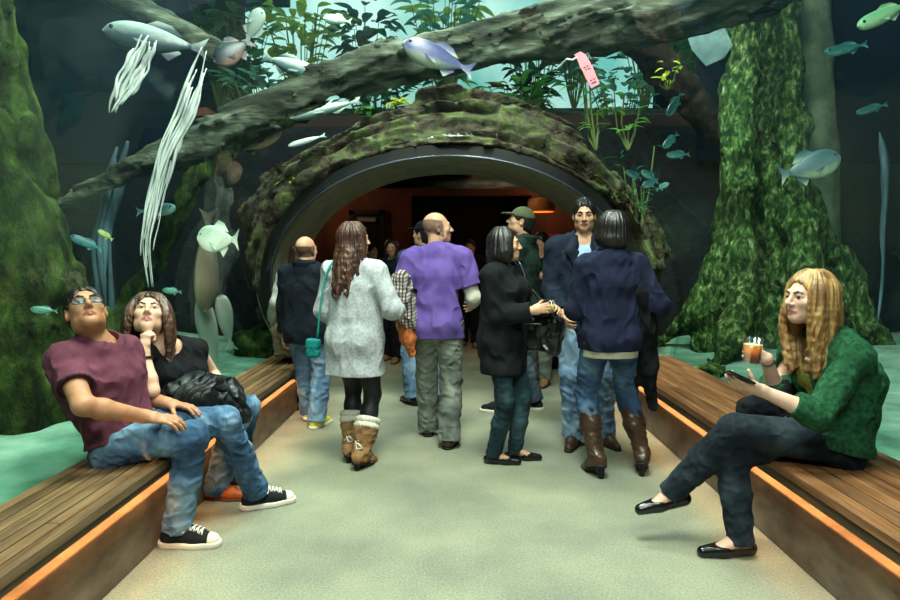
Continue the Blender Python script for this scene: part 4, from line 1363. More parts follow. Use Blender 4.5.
        S.cut(T(0, 0, .0275), M[:, 2]); S.cut(T(0, 0, 0.0), -M[:, 2])
        o = S.build('sole', sole_mat, u, .004); o['label'] = 'pale rubber sole'
        if toe_mat:
            S = Shape(); S.cone(T(0, .135, .033), T(0, .168, .028), .039 * h, .0355 * h, k=.02); S.cut(T(0, .156, 0), -M[:, 1]); S.cut(T(0, 0, .016), -M[:, 2])
            o = S.build('toe_cap', toe_mat, u, .004); o['label'] = 'white rubber toe cap'
        if lace_mat:
            b = MB()
            for i in range(5):
                y = .040 + i * .019; z = (.106, .101, .095, .088, .081)[i]
                b.tube([T(-.026, y, z - .012), T(-.012, y + .006, z), T(.012, y + .012, z - .001), T(.026, y + .014, z - .016)], .0042 * h, 6)
                b.tube([T(.026, y, z - .012), T(.012, y + .006, z + .002), T(-.012, y + .012, z), T(-.026, y + .014, z - .016)], .0042 * h, 6)
            for sg in (-1, 1):
                b.tube(catmull([T(0, .045, .108), T(sg * .03, .04, .112), T(sg * .05, .05, .085), T(sg * .03, .058, .092), T(0, .048, .108)], 4), .0035 * h, 6)
            b.build('laces', lace_mat, u, True)
        return u
    def shoe(s, q, mat, sole_mat, name='shoe', high=.0):
        T, M, h = s.footframe(q)
        U = Shape()
        U.cone(T(0, -.042, .042), T(0, .09, .038), .040 * h, .042 * h, k=.02)
        U.cone(T(0, .09, .036), T(0, .178, .024), .042 * h, .028 * h, k=.02)
        U.cone(T(0, -.022, .05), T(0, -.012, .085 + high), .043 * h, .044 * h, k=.02)
        U.cone(T(0, -.01, .07), T(0, .09, .05), .036 * h, .03 * h, k=.02)
        U.cut(T(0, 0, .014), -M[:, 2]); U.cut(T(0, -.01, .085 + high), M[:, 2])
        u = U.build(name, mat, s.root, .005)
        S = Shape(); S.cone(T(0, -.044, .01), T(0, .09, .01), .044 * h, .046 * h, k=.01); S.cone(T(0, .09, .01), T(0, .182, .01), .046 * h, .031 * h, k=.01)
        S.cut(T(0, 0, .016), M[:, 2]); S.cut(T(0, 0, 0), -M[:, 2]); S.build('sole', sole_mat, u, .005)
        return u
    def flat(s, q, mat, name='ballet_flat', tip=None):
        T, M, h = s.footframe(q)
        U = Shape()
        U.cone(T(0, -.044, .034), T(0, .09, .026), .036 * h, .036 * h, k=.02)
        U.cone(T(0, .09, .027), T(0, .178, .020), .041 * h, .028 * h, k=.02)
        U.cut(T(0, 0, 0), -M[:, 2])
        U.ell(T(0, .030, .062), V(.031, .082, .040) * h, M, .004, '-')
        U.cut(T(0, 0, .052), M[:, 2])
        return U.build(name, mat, s.root, .004)
    def boot(s, q, mat, sole_mat, shaft=.36, heel=.0, name='boot', loose=.012, wr=None):
        T, M, h = s.footframe(q, 0)
        J = s.J; k, a = J['k' + q], J['a' + q]; top_ = a + unit(k - a) * (shaft - .085)
        U = Shape(); hz = 0
        U.cone(T(0, -.04, .045 ), T(0, .09, .036 - hz * .55), .040 * h, .039 * h, k=.02)
        U.cone(T(0, .09, .034 - hz * .55), T(0, .175, .022 - hz * .6), .039 * h, .026 * h, k=.02)
        U.cone(T(0, -.02, .05), a, .042 * h, .040 * h + loose * .5, k=.03)
        U.cone(a, a + (top_ - a) * .65, .038 * h + loose * .6, .054 * h + loose, k=.03)
        U.cone(a + (top_ - a) * .65, top_ + unit(k - a) * .06, .054 * h + loose, .056 * h + loose, k=.03)
        M2 = frame(unit(k - a), V(1, 0, 0)); U.box(top_ + unit(k - a) * .12, V(.12, .12, .12), M2, .003, 0, '-')
        if wr: U.disp = wr; U.slack = .012
        u = U.build(name, mat, s.root, .0045)
        S = Shape(); S.cone(T(0, -.042, .005), T(0, .09, .008 - hz * .55), .040 * h, .042 * h, k=.01, ax=M[:, 2], f=.4); S.cone(T(0, .09, .008 - hz * .55), T(0, .178, .004 - hz * .6), .042 * h, .029 * h, k=.01, ax=M[:, 2], f=.35)
        if heel:
            hp = T(0, -.044, .012); S.cone(hp, V(hp[0], hp[1], .01), .026 * h, .018 * h, k=.008)
        S.cut(V(0, 0, 0), V(0, 0, -1))
        S.build('sole', sole_mat, u, .005)
        return u, top_

    # ---------------------------------------------------------------- hair
    def hair(s, mat, kind='short', res=None, face=True, name='hair', **kw):
        J = s.J; z = J['hs']; R = J['HR']; L = s.L
        S = Shape()
        th = kw.get('th', .010)
        S.ell(L(0, -.016, .034), V(.074 + th, .094 + th, .090 + th) * z, R, .01)
        S.ell(L(0, -.045, -.01), V(.066 + th, .062 + th, .080 + th) * z, R, .03)
        # open the face
        fl = kw.get('front', .080)
        S.ell(L(0, .105, fl - .125), V(.069, .085, .125) * z, R, .012, '-')
        if kind in ('short', 'crop'):
            S.cut(L(0, -.09, -.075), R @ unit(V(0, -.2, -1)))
            for sg in (-1, 1):
                S.box(L(sg * .09, .03, -.06), V(.04, .06, .055) * z, R, .02, .01, '-')
                S.ell(L(sg * .082, -.006, -.014), V(.03, .024, .034) * z, R, .006, '-')
        seed = kw.get('seed', 1); r_ = random.Random(seed)
        if kind in ('long', 'bob', 'wavy'):
            ln = kw.get('length', .34); n = kw.get('n', 26); rad = kw.get('rad', .019); kk = kw.get('k', .012)
            a0 = kw.get('a0', 52)          # face opening half-angle in degrees
            gz = kw.get('down', V(0, 0, -1)); part = kw.get('part', 0)
            bulge = kw.get('bulge', 1.0); back = kw.get('back', V(0, 0, 0))
            for i in range(n):
                th_ = math.radians(a0 + (360 - 2 * a0) * (i + .5) / n)      # angle from the face round the head
                dx, dy = math.sin(th_), math.cos(th_)
                p0 = L(dx * .03, -.012 + dy * .04, .118)
                p1 = L(dx * .078, -.014 + dy * .092, .055)
                p2 = L(dx * .088 * bulge, -.014 + dy * .098, -.02)
                ll = ln * r_.uniform(.88, 1.05)
                p3 = p2 + unit(gz) * ll * .4 * z + R @ V(dx * .012 * bulge, dy * .008 - .01, 0) + back * .4
                p4 = p2 + unit(gz) * ll * z + R @ V(dx * -.012 + r_.uniform(-.02, .02), -.015 + r_.uniform(-.02, .02), 0) + back
                pts = [p0, p1, p2, p3, p4]
                if kind == 'bob': p4 = p2 + unit(gz) * ll * z - R @ V(dx * .012, dy * .012, 0); p3 = p2 + unit(gz) * ll * .5 * z + R @ V(dx * .006, dy * .006, 0); pts = [p0, p1, p2, p3, p4]
                C = catmull(pts, 4)
                m = len(C)
                rr = [rad * z * (1.0 - .45 * max(0, (j / (m - 1) - .6) / .4)) * (.6 if j == 0 else 1) for j in range(m)]
                if kind == 'wavy':
                    ph = th_ * 1.5 + r_.uniform(-.5, .5)
                    C = [c + (R @ V(math.sin(ph + j * .55), math.cos(ph + j * .5), 0)) * .013 * max(0, j / m - .3) * 1.6 for j, c in enumerate(C)]
                S.chain(C, rr, k=kk)
            if kw.get('bangs'):
                for i in range(9):
                    x = -.056 + .112 * i / 8
                    S.chain([L(x * .5, .03, .118), L(x, .083 - abs(x) * .45, .075), L(x * 1.08, .098 - abs(x) * .7, kw['bangs'])], [.014 * z, .012 * z, .006 * z], k=.006)
        if kw.get('extra'): kw['extra'](S, L, z)
        Rf = np.asarray(R, np.float32); c = J['Hd'].astype(np.float32)
        am = kw.get('amp', .004)
        def disp(P):
            q = (P - c) @ Rf
            ang = np.arctan2(q[..., 0], q[..., 1] + .015)
            v = np.stack([ang * 9, q[..., 2] * kw.get('fz', 5), np.sqrt((q * q).sum(-1)) * 25], -1)
            return am * (np.abs(vnoise(v, 3)) * 2 - .6 + .5 * vnoise(v * 2.3, 6))
        S.disp = disp; S.slack = .01
        return S.build(name, mat, s.root, res or s.res * .85)

    def cap(s, mat, brim_mat, brim=True, emblem=None):
        J = s.J; z = J['hs']; R = J['HR']; L = s.L
        S = Shape(); S.ell(L(0, -.012, .045), V(.090, .108, .095) * z, R, .01); S.cut(L(0, 0, .038), R @ unit(V(0, -.12, -1))); S.ell(L(0, -.012, .132), V(.012, .012, .01) * z, R, .01)
        c = S.build('cap', mat, s.root, s.res)
        if brim:
            S = Shape(); S.ell(L(0, .105, .046), V(.076, .085, .011) * z, R @ rotm('X', -.22), .005); S.ell(L(0, .02, .03), V(.082, .09, .08) * z, R, .004, '-'); S.build('brim', brim_mat, c, .005)
        if emblem:
            S = Shape(); e = emblem[1]; S.ell(L(*e), V(.03, .012, .022) * z, R, .004); S.ell(L(0, -.012, .045), V(.088, .106, .093) * z, R, 0, '-'); o = S.build('patch', emblem[0], c, .004); o['label'] = 'white patch'
        return c

    def collar(s, mat, r=.075, hgt=.05, open_=40, name='collar', tilt=-.25, th=.010, front_drop=.04, parent=None):
        J = s.J; h = J['h']; S = Shape(); up = J['up']; fw = J['fw']; sx = J['sx']
        c = J['N'] - up * .015 * h
        n = 18; pts = []
        for i in range(n + 1):
            a = math.radians(open_ + (360 - 2 * open_) * i / n)
            d = sx * math.sin(a) + fw * math.cos(a)
            pts.append((c + d * r * h - up * front_drop * max(0, math.cos(a)) * 1.5, d))
        for (p, d), (q, e) in zip(pts[:-1], pts[1:]):
            for t in (0, .33, .66, 1):
                S.cone(p + up * hgt * t + d * .012 * t, q + up * hgt * t + e * .012 * t, th, th, k=.012)
        return S.build(name, mat, parent or s.root, .005)


def cyl_cup(root, c, up, r0, r1, hh, fill, glass, drink, foam=None):
    M = frame(unit(np.cross(up, V(1, .2, 0))), up); M = np.stack([M[:, 0], M[:, 1], unit(up)], 1)
    b = MB(); b.lathe([(r0 - .001, .0015), (r0, 0), (r1, hh), (r1 + .0025, hh), (r1 + .0025, hh - .005), (r1 - .0015, hh - .006), (r0 - .0015, .003), (.0001, .003)], c, M, 28)
    o1 = b.build('cup_wall', glass, root, True); o1['label'] = 'clear plastic wall'
    f = hh * fill; rf = r0 + (r1 - r0) * fill
    b = MB(); b.lathe([(.0001, .004), (r0 - .0025, .004), (rf - .0028, f), (.0001, f)], c, M, 28); o = b.build('drink', drink, root, True)
    if foam:
        b = MB(); b.lathe([(.0001, f), (rf - .0028, f), (rf - .002, f + .006), (.0001, f + .007)], c, M, 28); o = b.build('foam', foam, root, True); o['label'] = 'thin pale foam'
# ================================================================== materials of the visitors
sk_m = skin_mat('skin_tan', '#9c6a4c', '#b98463')
sk_f = skin_mat('skin_fair', '#c99a80', '#ddb39b')
sk_p = skin_mat('skin_pale', '#c79c88', '#d8b3a0')
sk_a = skin_mat('skin_light', '#b9896a', '#cfa284')
lip_f = plain('lips_rose', '#b0706a', .4); lip_m = plain('lips_tan', '#8f5a4a', .5); lip_p = plain('lips_pink', '#b9746e', .4)
def denim(name, a, b, c, scale=5): return noise_mat(name, [a, b, c], scale=scale, rough=.85, bump=.35, bscale=220, detail=8, spec=.15, bdist=.002, stretch=(1, 1, .55), distort=.4, pos=[.34, .5, .66])
jeans_blue = denim('denim_blue', '#22344a', '#3f5d7c', '#7a96ad')
jeans_mid = denim('denim_mid', '#24354c', '#3a5473', '#5f7c98')
jeans_light = denim('denim_light', '#4a6380', '#6d89a6', '#93abc0')
jeans_grey = denim('denim_grey', '#4f5550', '#6f756c', '#8c9186')
jeans_dark = denim('denim_dark', '#10161c', '#1c252d', '#37434b')
jeans_teal = denim('denim_teal', '#16262c', '#22363d', '#3a5058')
def fabric(name, a, b, scale=12, bump=.3, bscale=160, rough=.9, sheen=.0, **k): return noise_mat(name, [a, b], scale=scale, rough=rough, bump=bump, bscale=bscale, spec=.15, bdist=.003, sheen=sheen, **k)
maroon = fabric('maroon_jersey', '#4f2836', '#6b3a4a'); maroon_dk = fabric('dark_rib', '#241a22', '#30242c')
black_cl = fabric('black_cotton', '#0c0d10', '#17191d'); black_wool = fabric('black_wool', '#0e1013', '#1b1e22', bump=.5)
navy_wool = fabric('navy_wool', '#111722', '#202a3a', bump=.5); navy_knit = fabric('navy_knit', '#13172a', '#20253c', bump=.5)
grey_wool = fabric('grey_tweed', '#8d9298', '#bdc0c2', scale=60, bump=.6, bscale=90)
purple = fabric('purple_jersey', '#58448c', '#6d589e', scale=5); green_knit = fabric('green_knit', '#0e2c1a', '#265a3a', scale=45, bump=.8, bscale=110)
olive_jk = fabric('dark_green_canvas', '#10201c', '#1d302b'); slate = fabric('slate_cloth', '#232b36', '#343e4c')
white_cl = fabric('white_cotton', '#b9b6a6', '#d2cfc0'); blue_shirt = fabric('pale_blue_shirt', '#7f93b5', '#a9b9d2')
tights = plain('black_tights', '#15141a', .6); lea_black = plain('black_leather', '#0b0b0d', .25, .6); lea_brown = noise_mat('brown_leather', ['#2a1c14', '#4a3324'], scale=8, rough=.35, spec=.5)
canvas_bk = fabric('black_canvas', '#15181a', '#23282a'); rubber_w = plain('white_rubber', '#d6d0c0', .6); lace_w = plain('white_laces', '#dcd8cc', .8)
lea_orange = noise_mat('orange_leather', ['#8f3d12', '#c4621f'], scale=8, rough=.5); suede = noise_mat('tan_suede', ['#6b4a30', '#946e48'], scale=10, rough=.95); fluff = fabric('cream_fleece', '#b9b2a2', '#e0dac9', scale=40, bump=1, bscale=70)
rub_bk = plain('black_rubber', '#0c0c0c', .7); cup_clear = glass_mat('clear_cup', '#f4f4f0', .05, .5, 3); metal = plain('steel', '#9a9da0', .3, metal=1)
def hairm(name, a, b, c=None): return noise_mat(name, [a, b] + ([c] if c else []), scale=9, rough=.42, spec=.5, bump=.5, bscale=30, stretch=(2.2, 2.2, .35), bdist=.006)
hair_dk = hairm('hair_dark', '#0c0a0a', '#1d1715'); hair_br = hairm('hair_brown', '#1f120c', '#3f281c', '#6a4834'); hair_bl = hairm('hair_blond', '#4e351c', '#8f6a3c', '#c9a468')
hair_cb = hairm('hair_chestnut', '#24150f', '#452a1e', '#6b4634'); stub = noise_mat('stubble', ['#6b5044', '#7d6152'], scale=40, rough=.8)


def seat_feet(J):
    for q in ('L', 'R'):
        if 'fu' + q not in J: J['fu' + q] = V(0, 0, 1)
    return J

# ------------------------------------------------------------------ seated man
DX = V(.03, 0, 0)
J = dict(h=1.04, fem=False, hs=1.02, P=V(-1.60, 2.86, .56), W=V(-1.665, 2.855, .70), C=V(-1.685, 2.83, .85), N=V(-1.705, 2.83, 1.03),
         hL=V(-1.57, 2.96, .56), hR=V(-1.57, 2.77, .56), kR=V(-1.265, 2.84, .565), kL=V(-1.215, 3.12, .565), aR=V(-1.375, 2.885, .088), aL=V(-1.13, 3.34, .090),
         fR=unit(V(1, -.04, 0)), fL=unit(V(.9, .40, 0)), sR=V(-1.76, 2.68, .96), sL=V(-1.665, 2.985, .955),
         eR=V(-1.575, 2.50, .80), wR=V(-1.42, 2.70, .70), eL=V(-1.66, 3.10, .70), wL=V(-1.47, 3.01, .685),
         handR=(unit(V(.95, .35, -.22)), unit(V(-.1, -.35, 1)), (12, 22, 15), 30), handL=(unit(V(1, -.05, -.1)), unit(V(0, .1, 1)), (10, 20, 14), 30),
         HR=headrot(-143, 36, 4), Hd=V(-1.725, 2.79, 1.175))
p = M1 = Person('seated man in maroon ringer shirt and glasses, hand on thigh, gazing up', J, sk_m, .98, .0045, lips=lip_m)
p.eyes((.1, .1), '#15100c', .0052); p.hair(hair_dk, 'crop', th=.008, front=.080)
tee = p.top('t_shirt', maroon, .026, .013, .58, hem=J['P'] + V(-.03, 0, .0), hemdir=unit(V(.35, 0, -1)), wr=wrinkle(.010, (11, 11, 9), 4))
# dark rib bands at neck and sleeve ends
def ringband(c, d, r0, w, th, mat, name, parent, res=.004):
    S = Shape(); M = frame(d, V(.2, .3, .9)); n = 20
    pts = [c + M[:, 0] * r0 * math.cos(2 * PI * i / n) + M[:, 2] * r0 * math.sin(2 * PI * i / n) for i in range(n + 1)]
    for a, b in zip(pts[:-1], pts[1:]):
        S.cone(a - d * w / 2, b - d * w / 2, th, k=.006); S.cone(a + d * w / 2, b + d * w / 2, th, k=.006)
    return S.build(name, mat, parent, res)
for q in ('L', 'R'):
    d = unit(J['e' + q] - J['s' + q]); m = J['s' + q] + (J['e' + q] - J['s' + q]) * .56
    o = ringband(m, d, .066, .012, .006, maroon_dk, 'sleeve_band', tee); o['label'] = 'dark sleeve band'
p.collar(maroon_dk, .070, .010, 0, 'neck_band', th=.007, front_drop=.026, parent=tee)
p.trousers(jeans_blue, hip=.014, th=.010, kn=.008, hem=.018, hemup=.055, waist=J['P'] + (J['W'] - J['P']) * .3, wr=wrinkle(.009, (13, 13, 19), 9))
for q in ('R', 'L'): p.sneaker(q, canvas_bk, rubber_w, rubber_w, lace_w)
g = p  # glasses
b = MB(); z = J['hs']
for sg in (-1, 1):
    c = p.L(sg * .033, .100, -.001); M = J['HR']
    pts = [c + M @ (V(.026 * math.copysign(abs(math.cos(a)) ** .7, math.cos(a)), -.008 * abs(math.cos(a)) * (1 if math.cos(a) * sg > 0 else 0), .017 * math.copysign(abs(math.sin(a)) ** .7, math.sin(a))) * z) for a in np.linspace(0, 2 * PI, 21)]
    b.tube(pts, .0022, 6); b.tube([p.L(sg * .059, .092, .006), p.L(sg * .073, .06, .008), p.L(sg * .079, -.008, .010)], .0022, 6)
b.tube([p.L(-.008, .103, .004), p.L(.008, .103, .004)], .002, 6)
gl = b.build('eyeglasses', plain('glasses_frame', '#20262b', .3), p.root, True)
b = MB()
for sg in (-1, 1):
    c = p.L(sg * .033, .100, -.001); M = J['HR']
    q = [c + M @ (V(.0245 * math.cos(a), 0, .0155 * math.sin(a)) * z) for a in np.linspace(0, 2 * PI, 17)[:-1]]
    b.add(q + [v + M @ V(0, .001, 0) for v in q], [tuple(range(16)), tuple(range(31, 15, -1))])
b.build('lenses', glass_mat('lens', '#dfeaf0', .003, .08, 4), gl)

# ------------------------------------------------------------------ seated woman beside him
J = dict(h=.95, fem=True, hs=1.02, P=V(-1.58, 3.46, .555), W=V(-1.575, 3.42, .67), C=V(-1.58, 3.36, .79), N=V(-1.62, 3.325, .945),
         hL=V(-1.55, 3.54, .555), hR=V(-1.55, 3.37, .555), kR=V(-1.24, 3.36, .52), kL=V(-1.26, 3.58, .52), aR=V(-1.405, 3.46, .081), aL=V(-1.405, 3.70, .081),
         fR=unit(V(1, -.12, 0)), fL=unit(V(1, 0, 0)), sR=V(-1.69, 3.20, .90), sL=V(-1.49, 3.44, .895),
         eR=V(-1.545, 3.02, .745), wR=V(-1.61, 3.08, .945), eL=V(-1.46, 3.60, .71), wL=V(-1.365, 3.43, .69),
         handR=(unit(V(.02, .22, 1)), unit(V(-.35, -1, .1)), (75, 85, 50), 20), handL=(unit(V(.35, -.6, -.5)), unit(V(.5, -.2, .85)), (25, 35, 20), 25),
         HR=headrot(-156, 30, -4), Hd=V(-1.665, 3.25, 1.115))
p = W1 = Person('seated long-haired woman in black top, cheek resting on her fist', J, sk_f, .98, .0045, lips=lip_p)
p.eyes((-.1, .35), '#3a281c', .004)
p.hair(hair_br, 'wavy', length=.36, n=44, rad=.017, a0=54, front=.082, seed=4, amp=.005, bulge=1.16, down=V(.02, -.05, -1))
p.top('sleeveless_top', black_cl, .014, .010, 'none', hem=J['P'] + V(0, 0, -.04), hemdir=V(0, 0, -1), neck=.082)
p.trousers(jeans_blue, hip=.016, th=.016, kn=.014, hem=.022, hemup=.03, wr=wrinkle(.012, (12, 12, 15), 5))
for q in ('R', 'L'): p.shoe(q, lea_orange, plain('tan_sole', '#5a3420', .7))
b = MB(); d = unit(J['wR'] - J['eR']); c = J['wR'] - d * .045; M = frame(d, V(0, 1, 0))
b.tube([c + M @ V(.034 * math.cos(a), 0, .034 * math.sin(a)) for a in np.linspace(0, 2 * PI, 25)], .006, 8)
b.build('bracelet', plain('dark_beads', '#1a1a1e', .3), p.root, True)

# jacket heaped in her lap
S = Shape()
for a, b_, r0, r1 in (((-1.54, 3.24, .67), (-1.36, 3.20, .65), .065, .055), ((-1.44, 3.30, .70), (-1.24, 3.34, .63), .075, .05), ((-1.36, 3.26, .66), (-1.20, 3.33, .54), .06, .04),
                      ((-1.50, 3.26, .72), (-1.36, 3.28, .735), .05, .035), ((-1.5, 3.38, .72), (-1.3, 3.42, .66), .06, .06)):
    S.cone(V(*a), V(*b_), r0, r1, k=.05)
S.disp = wrinkle(.02, (13, 13, 13), 12); S.slack = .03
jk = S.build('jacket', noise_mat('black_nylon', ['#0c0e10', '#1a1d20'], scale=10, rough=.4, bump=.5, bscale=40), None, .005)
tag(jk, 'shiny black jacket heaped in the lap of the seated long-haired woman', 'jacket')
S = Shape(); S.cone(V(-1.40, 3.23, .735), V(-1.28, 3.27, .70), .022, .018, ax=V(0, 0, 1), f=.5); S.cone(V(-1.28, 3.27, .70), V(-1.19, 3.32, .60), .02, .016)
S.disp = wrinkle(.008, (30, 30, 30), 3); S.slack = .01; S.build('sleeve_cuff', black_cl, jk, .005)

# ------------------------------------------------------------------ seated woman in green
J = dict(h=1.02, fem=True, hs=1.04, P=V(1.79, 2.85, .57), W=V(1.84, 2.86, .70), C=V(1.85, 2.87, .86), N=V(1.805, 2.87, 1.055),
         hL=V(1.76, 2.775, .565), hR=V(1.76, 2.93, .56), kL=V(1.345, 2.83, .605), kR=V(1.345, 2.86, .475), aL=V(1.105, 2.95, .26), aR=V(1.375, 2.80, .087),
         fL=unit(V(-1, -.05, -.18)), fuL=unit(V(-.18, 0, 1)), fR=unit(V(-1, -.06, 0)), fuR=V(0, 0, 1), sL=V(1.80, 2.69, .975), sR=V(1.745, 3.03, .985),
         eL=V(1.60, 2.60, .735), wL=V(1.375, 2.66, .835), eR=V(1.67, 3.07, .72), wR=V(1.555, 2.965, .925),
         handL=(unit(V(-.95, .12, .22)), unit(V(.1, -.55, -.8)), (14, 26, 18), 35), handR=(unit(V(-1, .1, .22)), unit(V(-.1, 1, .05)), (32, 48, 30), 45),
         HR=headrot(103, 4, 0), Hd=V(1.685, 2.85, 1.235))
p = W2 = Person('seated blond woman in green cardigan, legs crossed, holding beer and phone', J, sk_p, 1.06, .0045, lips=lip_p, eye='#38444a')
p.eyes((-.2, .15), '#6b4a2c', .004)
p.hair(hair_bl, 'wavy', length=.33, n=48, rad=.017, a0=50, front=.080, seed=9, amp=.005, back=V(-.03, -.01, 0))
shirt_ = p.top('blouse', fabric('olive_print', '#6a6a2c', '#9a9a4a', scale=50), .010, .0, 'none', hem=J['P'] + V(0, 0, -.02), hemdir=V(0, 0, -1))
fw_cut = unit(V(-1, 0, .15))
card = p.top('cardigan', green_knit, .034, .017, 'threequarter', hem=J['P'] + V(.05, 0, -.045), hemdir=unit(V(-.25, 0, -1)),
      extra=[lambda S: S.box(V(1.60, 2.88, .85), V(.12, .055, .3), None, .02, .02, '-')], wr=wrinkle(.012, (11, 11, 9), 8))
tr = p.trousers(jeans_dark, hip=.014, th=.010, kn=.006, hem=.006, hemup=.03, waist=J['P'] + (J['W'] - J['P']) * .2, wr=wrinkle(.006, (14, 14, 19), 15))
for q in ('L', 'R'): p.flat(q, lea_black)
b = MB(); d = unit(J['wR'] - J['eR']); c = J['wR'] - d * .02; M = frame(d, V(0, 1, 0))
b.tube([c + M @ V(.031 * math.cos(a), 0, .031 * math.sin(a)) for a in np.linspace(0, 2 * PI, 25)], .003, 6); b.build('hair_tie', lea_black, p.root, True)
# beer
bc = V(1.448, 2.897, .915)
beer = empty('beer_cup', tuple(bc)); tag(beer, 'clear plastic cup of amber beer held up by the woman in green', 'cup')
m_beer, t_, b_ = nt('amber_beer'); b_.inputs['Base Color'].default_value = srgb('#f08a30'); b_.inputs['Roughness'].default_value = .15; b_.inputs['Transmission Weight'].default_value = .15
b_.inputs['Subsurface Weight'].default_value = .4; b_.inputs['Subsurface Radius'].default_value = (.04, .02, .005)
cyl_cup(beer, bc, V(.03, 0, 1), .036, .049, .125, .70, cup_clear, m_beer, plain('beer_foam', '#e8d3b0', .8))
# phone
pc = V(1.275, 2.655, .892); M = frame(unit(V(-.85, .15, .42)), unit(V(.35, .25, .9)))
S = Shape(); S.box(pc, V(.034, .062, .0045), M, .004); ph = S.build('phone', plain('phone_black', '#08090b', .2), None, .0022)
tag(ph, 'slim black phone held flat in the near hand of the woman in green', 'phone')
S = Shape(); S.box(pc + M[:, 2] * .0042, V(.031, .056, .001), M, .001); S.build('screen', plain('phone_glass', '#15181d', .05), ph, .0012)
# dark bag by her lap
S = Shape(); S.cone(V(1.60, 2.98, .68), V(1.50, 3.02, .66), .07, .05, k=.03); S.cone(V(1.60, 2.98, .68), V(1.68, 3.0, .78), .05, .03, k=.03); S.disp = wrinkle(.012, (16, 16, 16), 4); S.slack = .02
tag(S.build('scarf', black_wool, None, .006), 'dark bundled scarf on far thigh of the woman in green', 'scarf')

# ------------------------------------------------------------------ the standing visitors
def on(px, Y): return (px - 454) / 600 * Y

# purple shirt
x, y = on(437, 4.55), 4.55
J = stand(x, y, -6, 1.765, armL=(-.24, .22, 1.08), armR=(.25, .24, 1.06), elbL=(-.35, -.8, -.6), elbR=(.35, -.8, -.6), footL=(-.10, .20, 8), footR=(.105, -.10, -10), head=(-72, 6, 0), sh=.188)
stubm = lambda q, m: np.where((q[:, 2] < .058 - .25 * np.maximum(q[:, 1], -.05)) & (q[:, 1] < .035) & (q[:, 2] > -.07) & (np.abs(q[:, 0]) > .0) & (q[:, 2] > -.03 - .5 * (q[:, 1] + .06)) & (np.abs(q[:, 0]) < .085), 2, m)
p = Person('bald man in purple t-shirt and grey jeans, back turned, head to the right', J, sk_a, 1.0, .006, lips=lip_m, extra=stubm, extra_mats=(stub,))
p.eyes((0, 0), '#241a14')
p.top('t_shirt', purple, .022, .020, .72, hem=J['P'] + V(0, 0, -.15), hemdir=V(0, 0, -1), extra=[lambda S: S.cone(J['W'] + V(0, 0, .08), J['P'] - V(0, 0, .22), .120, .150, k=.05, ax=J['sx'], f=1.36)], wr=wrinkle(.014, (9, 9, 4), 21))
for q in 'LR': p.cloth('long_sleeve', white_cl, {'uarm' + q: .010, 'farm' + q: .012}, [], [], [(J['w' + q], unit(J['w' + q] - J['e' + q]), .06), (J['s' + q] + (J['e' + q] - J['s' + q]) * .55, unit(J['s' + q] - J['e' + q]), .08)], wrinkle(.006, (18, 18, 18), 3))
p.trousers(jeans_grey, hip=.016, th=.014, kn=.020, hem=.030, hemup=.02, wr=wrinkle(.012, (12, 12, 15), 22))
for q in 'LR': p.shoe(q, lea_brown, rub_bk)
jp = at(404, 300, 4.42)
jacket = empty('jacket', tuple(jp)); tag(jacket, 'plaid jacket with orange lining hung over the purple-shirted man arm', 'jacket')
def plaid(name):
    m, t, b = nt(name); tc = N(t, 'ShaderNodeTexCoord'); base = None
    mixc = None
    for ax, rot in ((0, (0, 0, .5)), (1, (1.2, 0, 0))):
        mp = N(t, 'ShaderNodeMapping'); mp.inputs['Rotation'].default_value = (0, math.radians(90) * ax, .3); t.links.new(tc.outputs['Object'], mp.inputs['Vector'])
        w = N(t, 'ShaderNodeTexWave', Scale=13, Distortion=.8); t.links.new(mp.outputs[0], w.inputs['Vector'])
        r = N(t, 'ShaderNodeValToRGB'); r.color_ramp.interpolation = 'CONSTANT'; r.color_ramp.elements[0].color = srgb('#c8c4bb'); r.color_ramp.elements[1].position = .62; r.color_ramp.elements[1].color = srgb('#5a4a58')
        t.links.new(w.outputs['Fac'], r.inputs['Fac'])
        if mixc is None: mixc = r.outputs[0]
        else:
            mx = N(t, 'ShaderNodeMix', data_type='RGBA', blend_type='MULTIPLY'); mx.inputs[0].default_value = .8
            t.links.new(mixc, mx.inputs[6]); t.links.new(r.outputs[0], mx.inputs[7]); mixc = mx.outputs[2]
    t.links.new(mixc, b.inputs['Base Color']); b.inputs['Roughness'].default_value = .9
    return m
A = lambda px, py, Y: at(px, py, Y)
S = Shape(); S.chain([A(401, 280, 4.40), A(403, 300, 4.40), A(408, 322, 4.42)], [.065, .075, .06], k=.03); S.cone(A(412, 288, 4.6), A(412, 318, 4.5), .05, .05, k=.03)
S.disp = wrinkle(.016, (18, 18, 9), 5); S.slack = .02; S.build('plaid_shell', plaid('plaid_cloth'), jacket, .006)
S = Shape(); S.chain([A(404, 318, 4.44), A(408, 338, 4.44), A(412, 354, 4.44)], [.055, .05, .018], k=.03); S.cone(A(400, 316, 4.44), A(404, 334, 4.44), .03, .03, k=.03)
S.disp = wrinkle(.014, (20, 20, 9), 6); S.slack = .02; o = S.build('lining', fabric('orange_cloth', '#a2552c', '#c87442'), jacket, .006); o['label'] = 'orange lining'

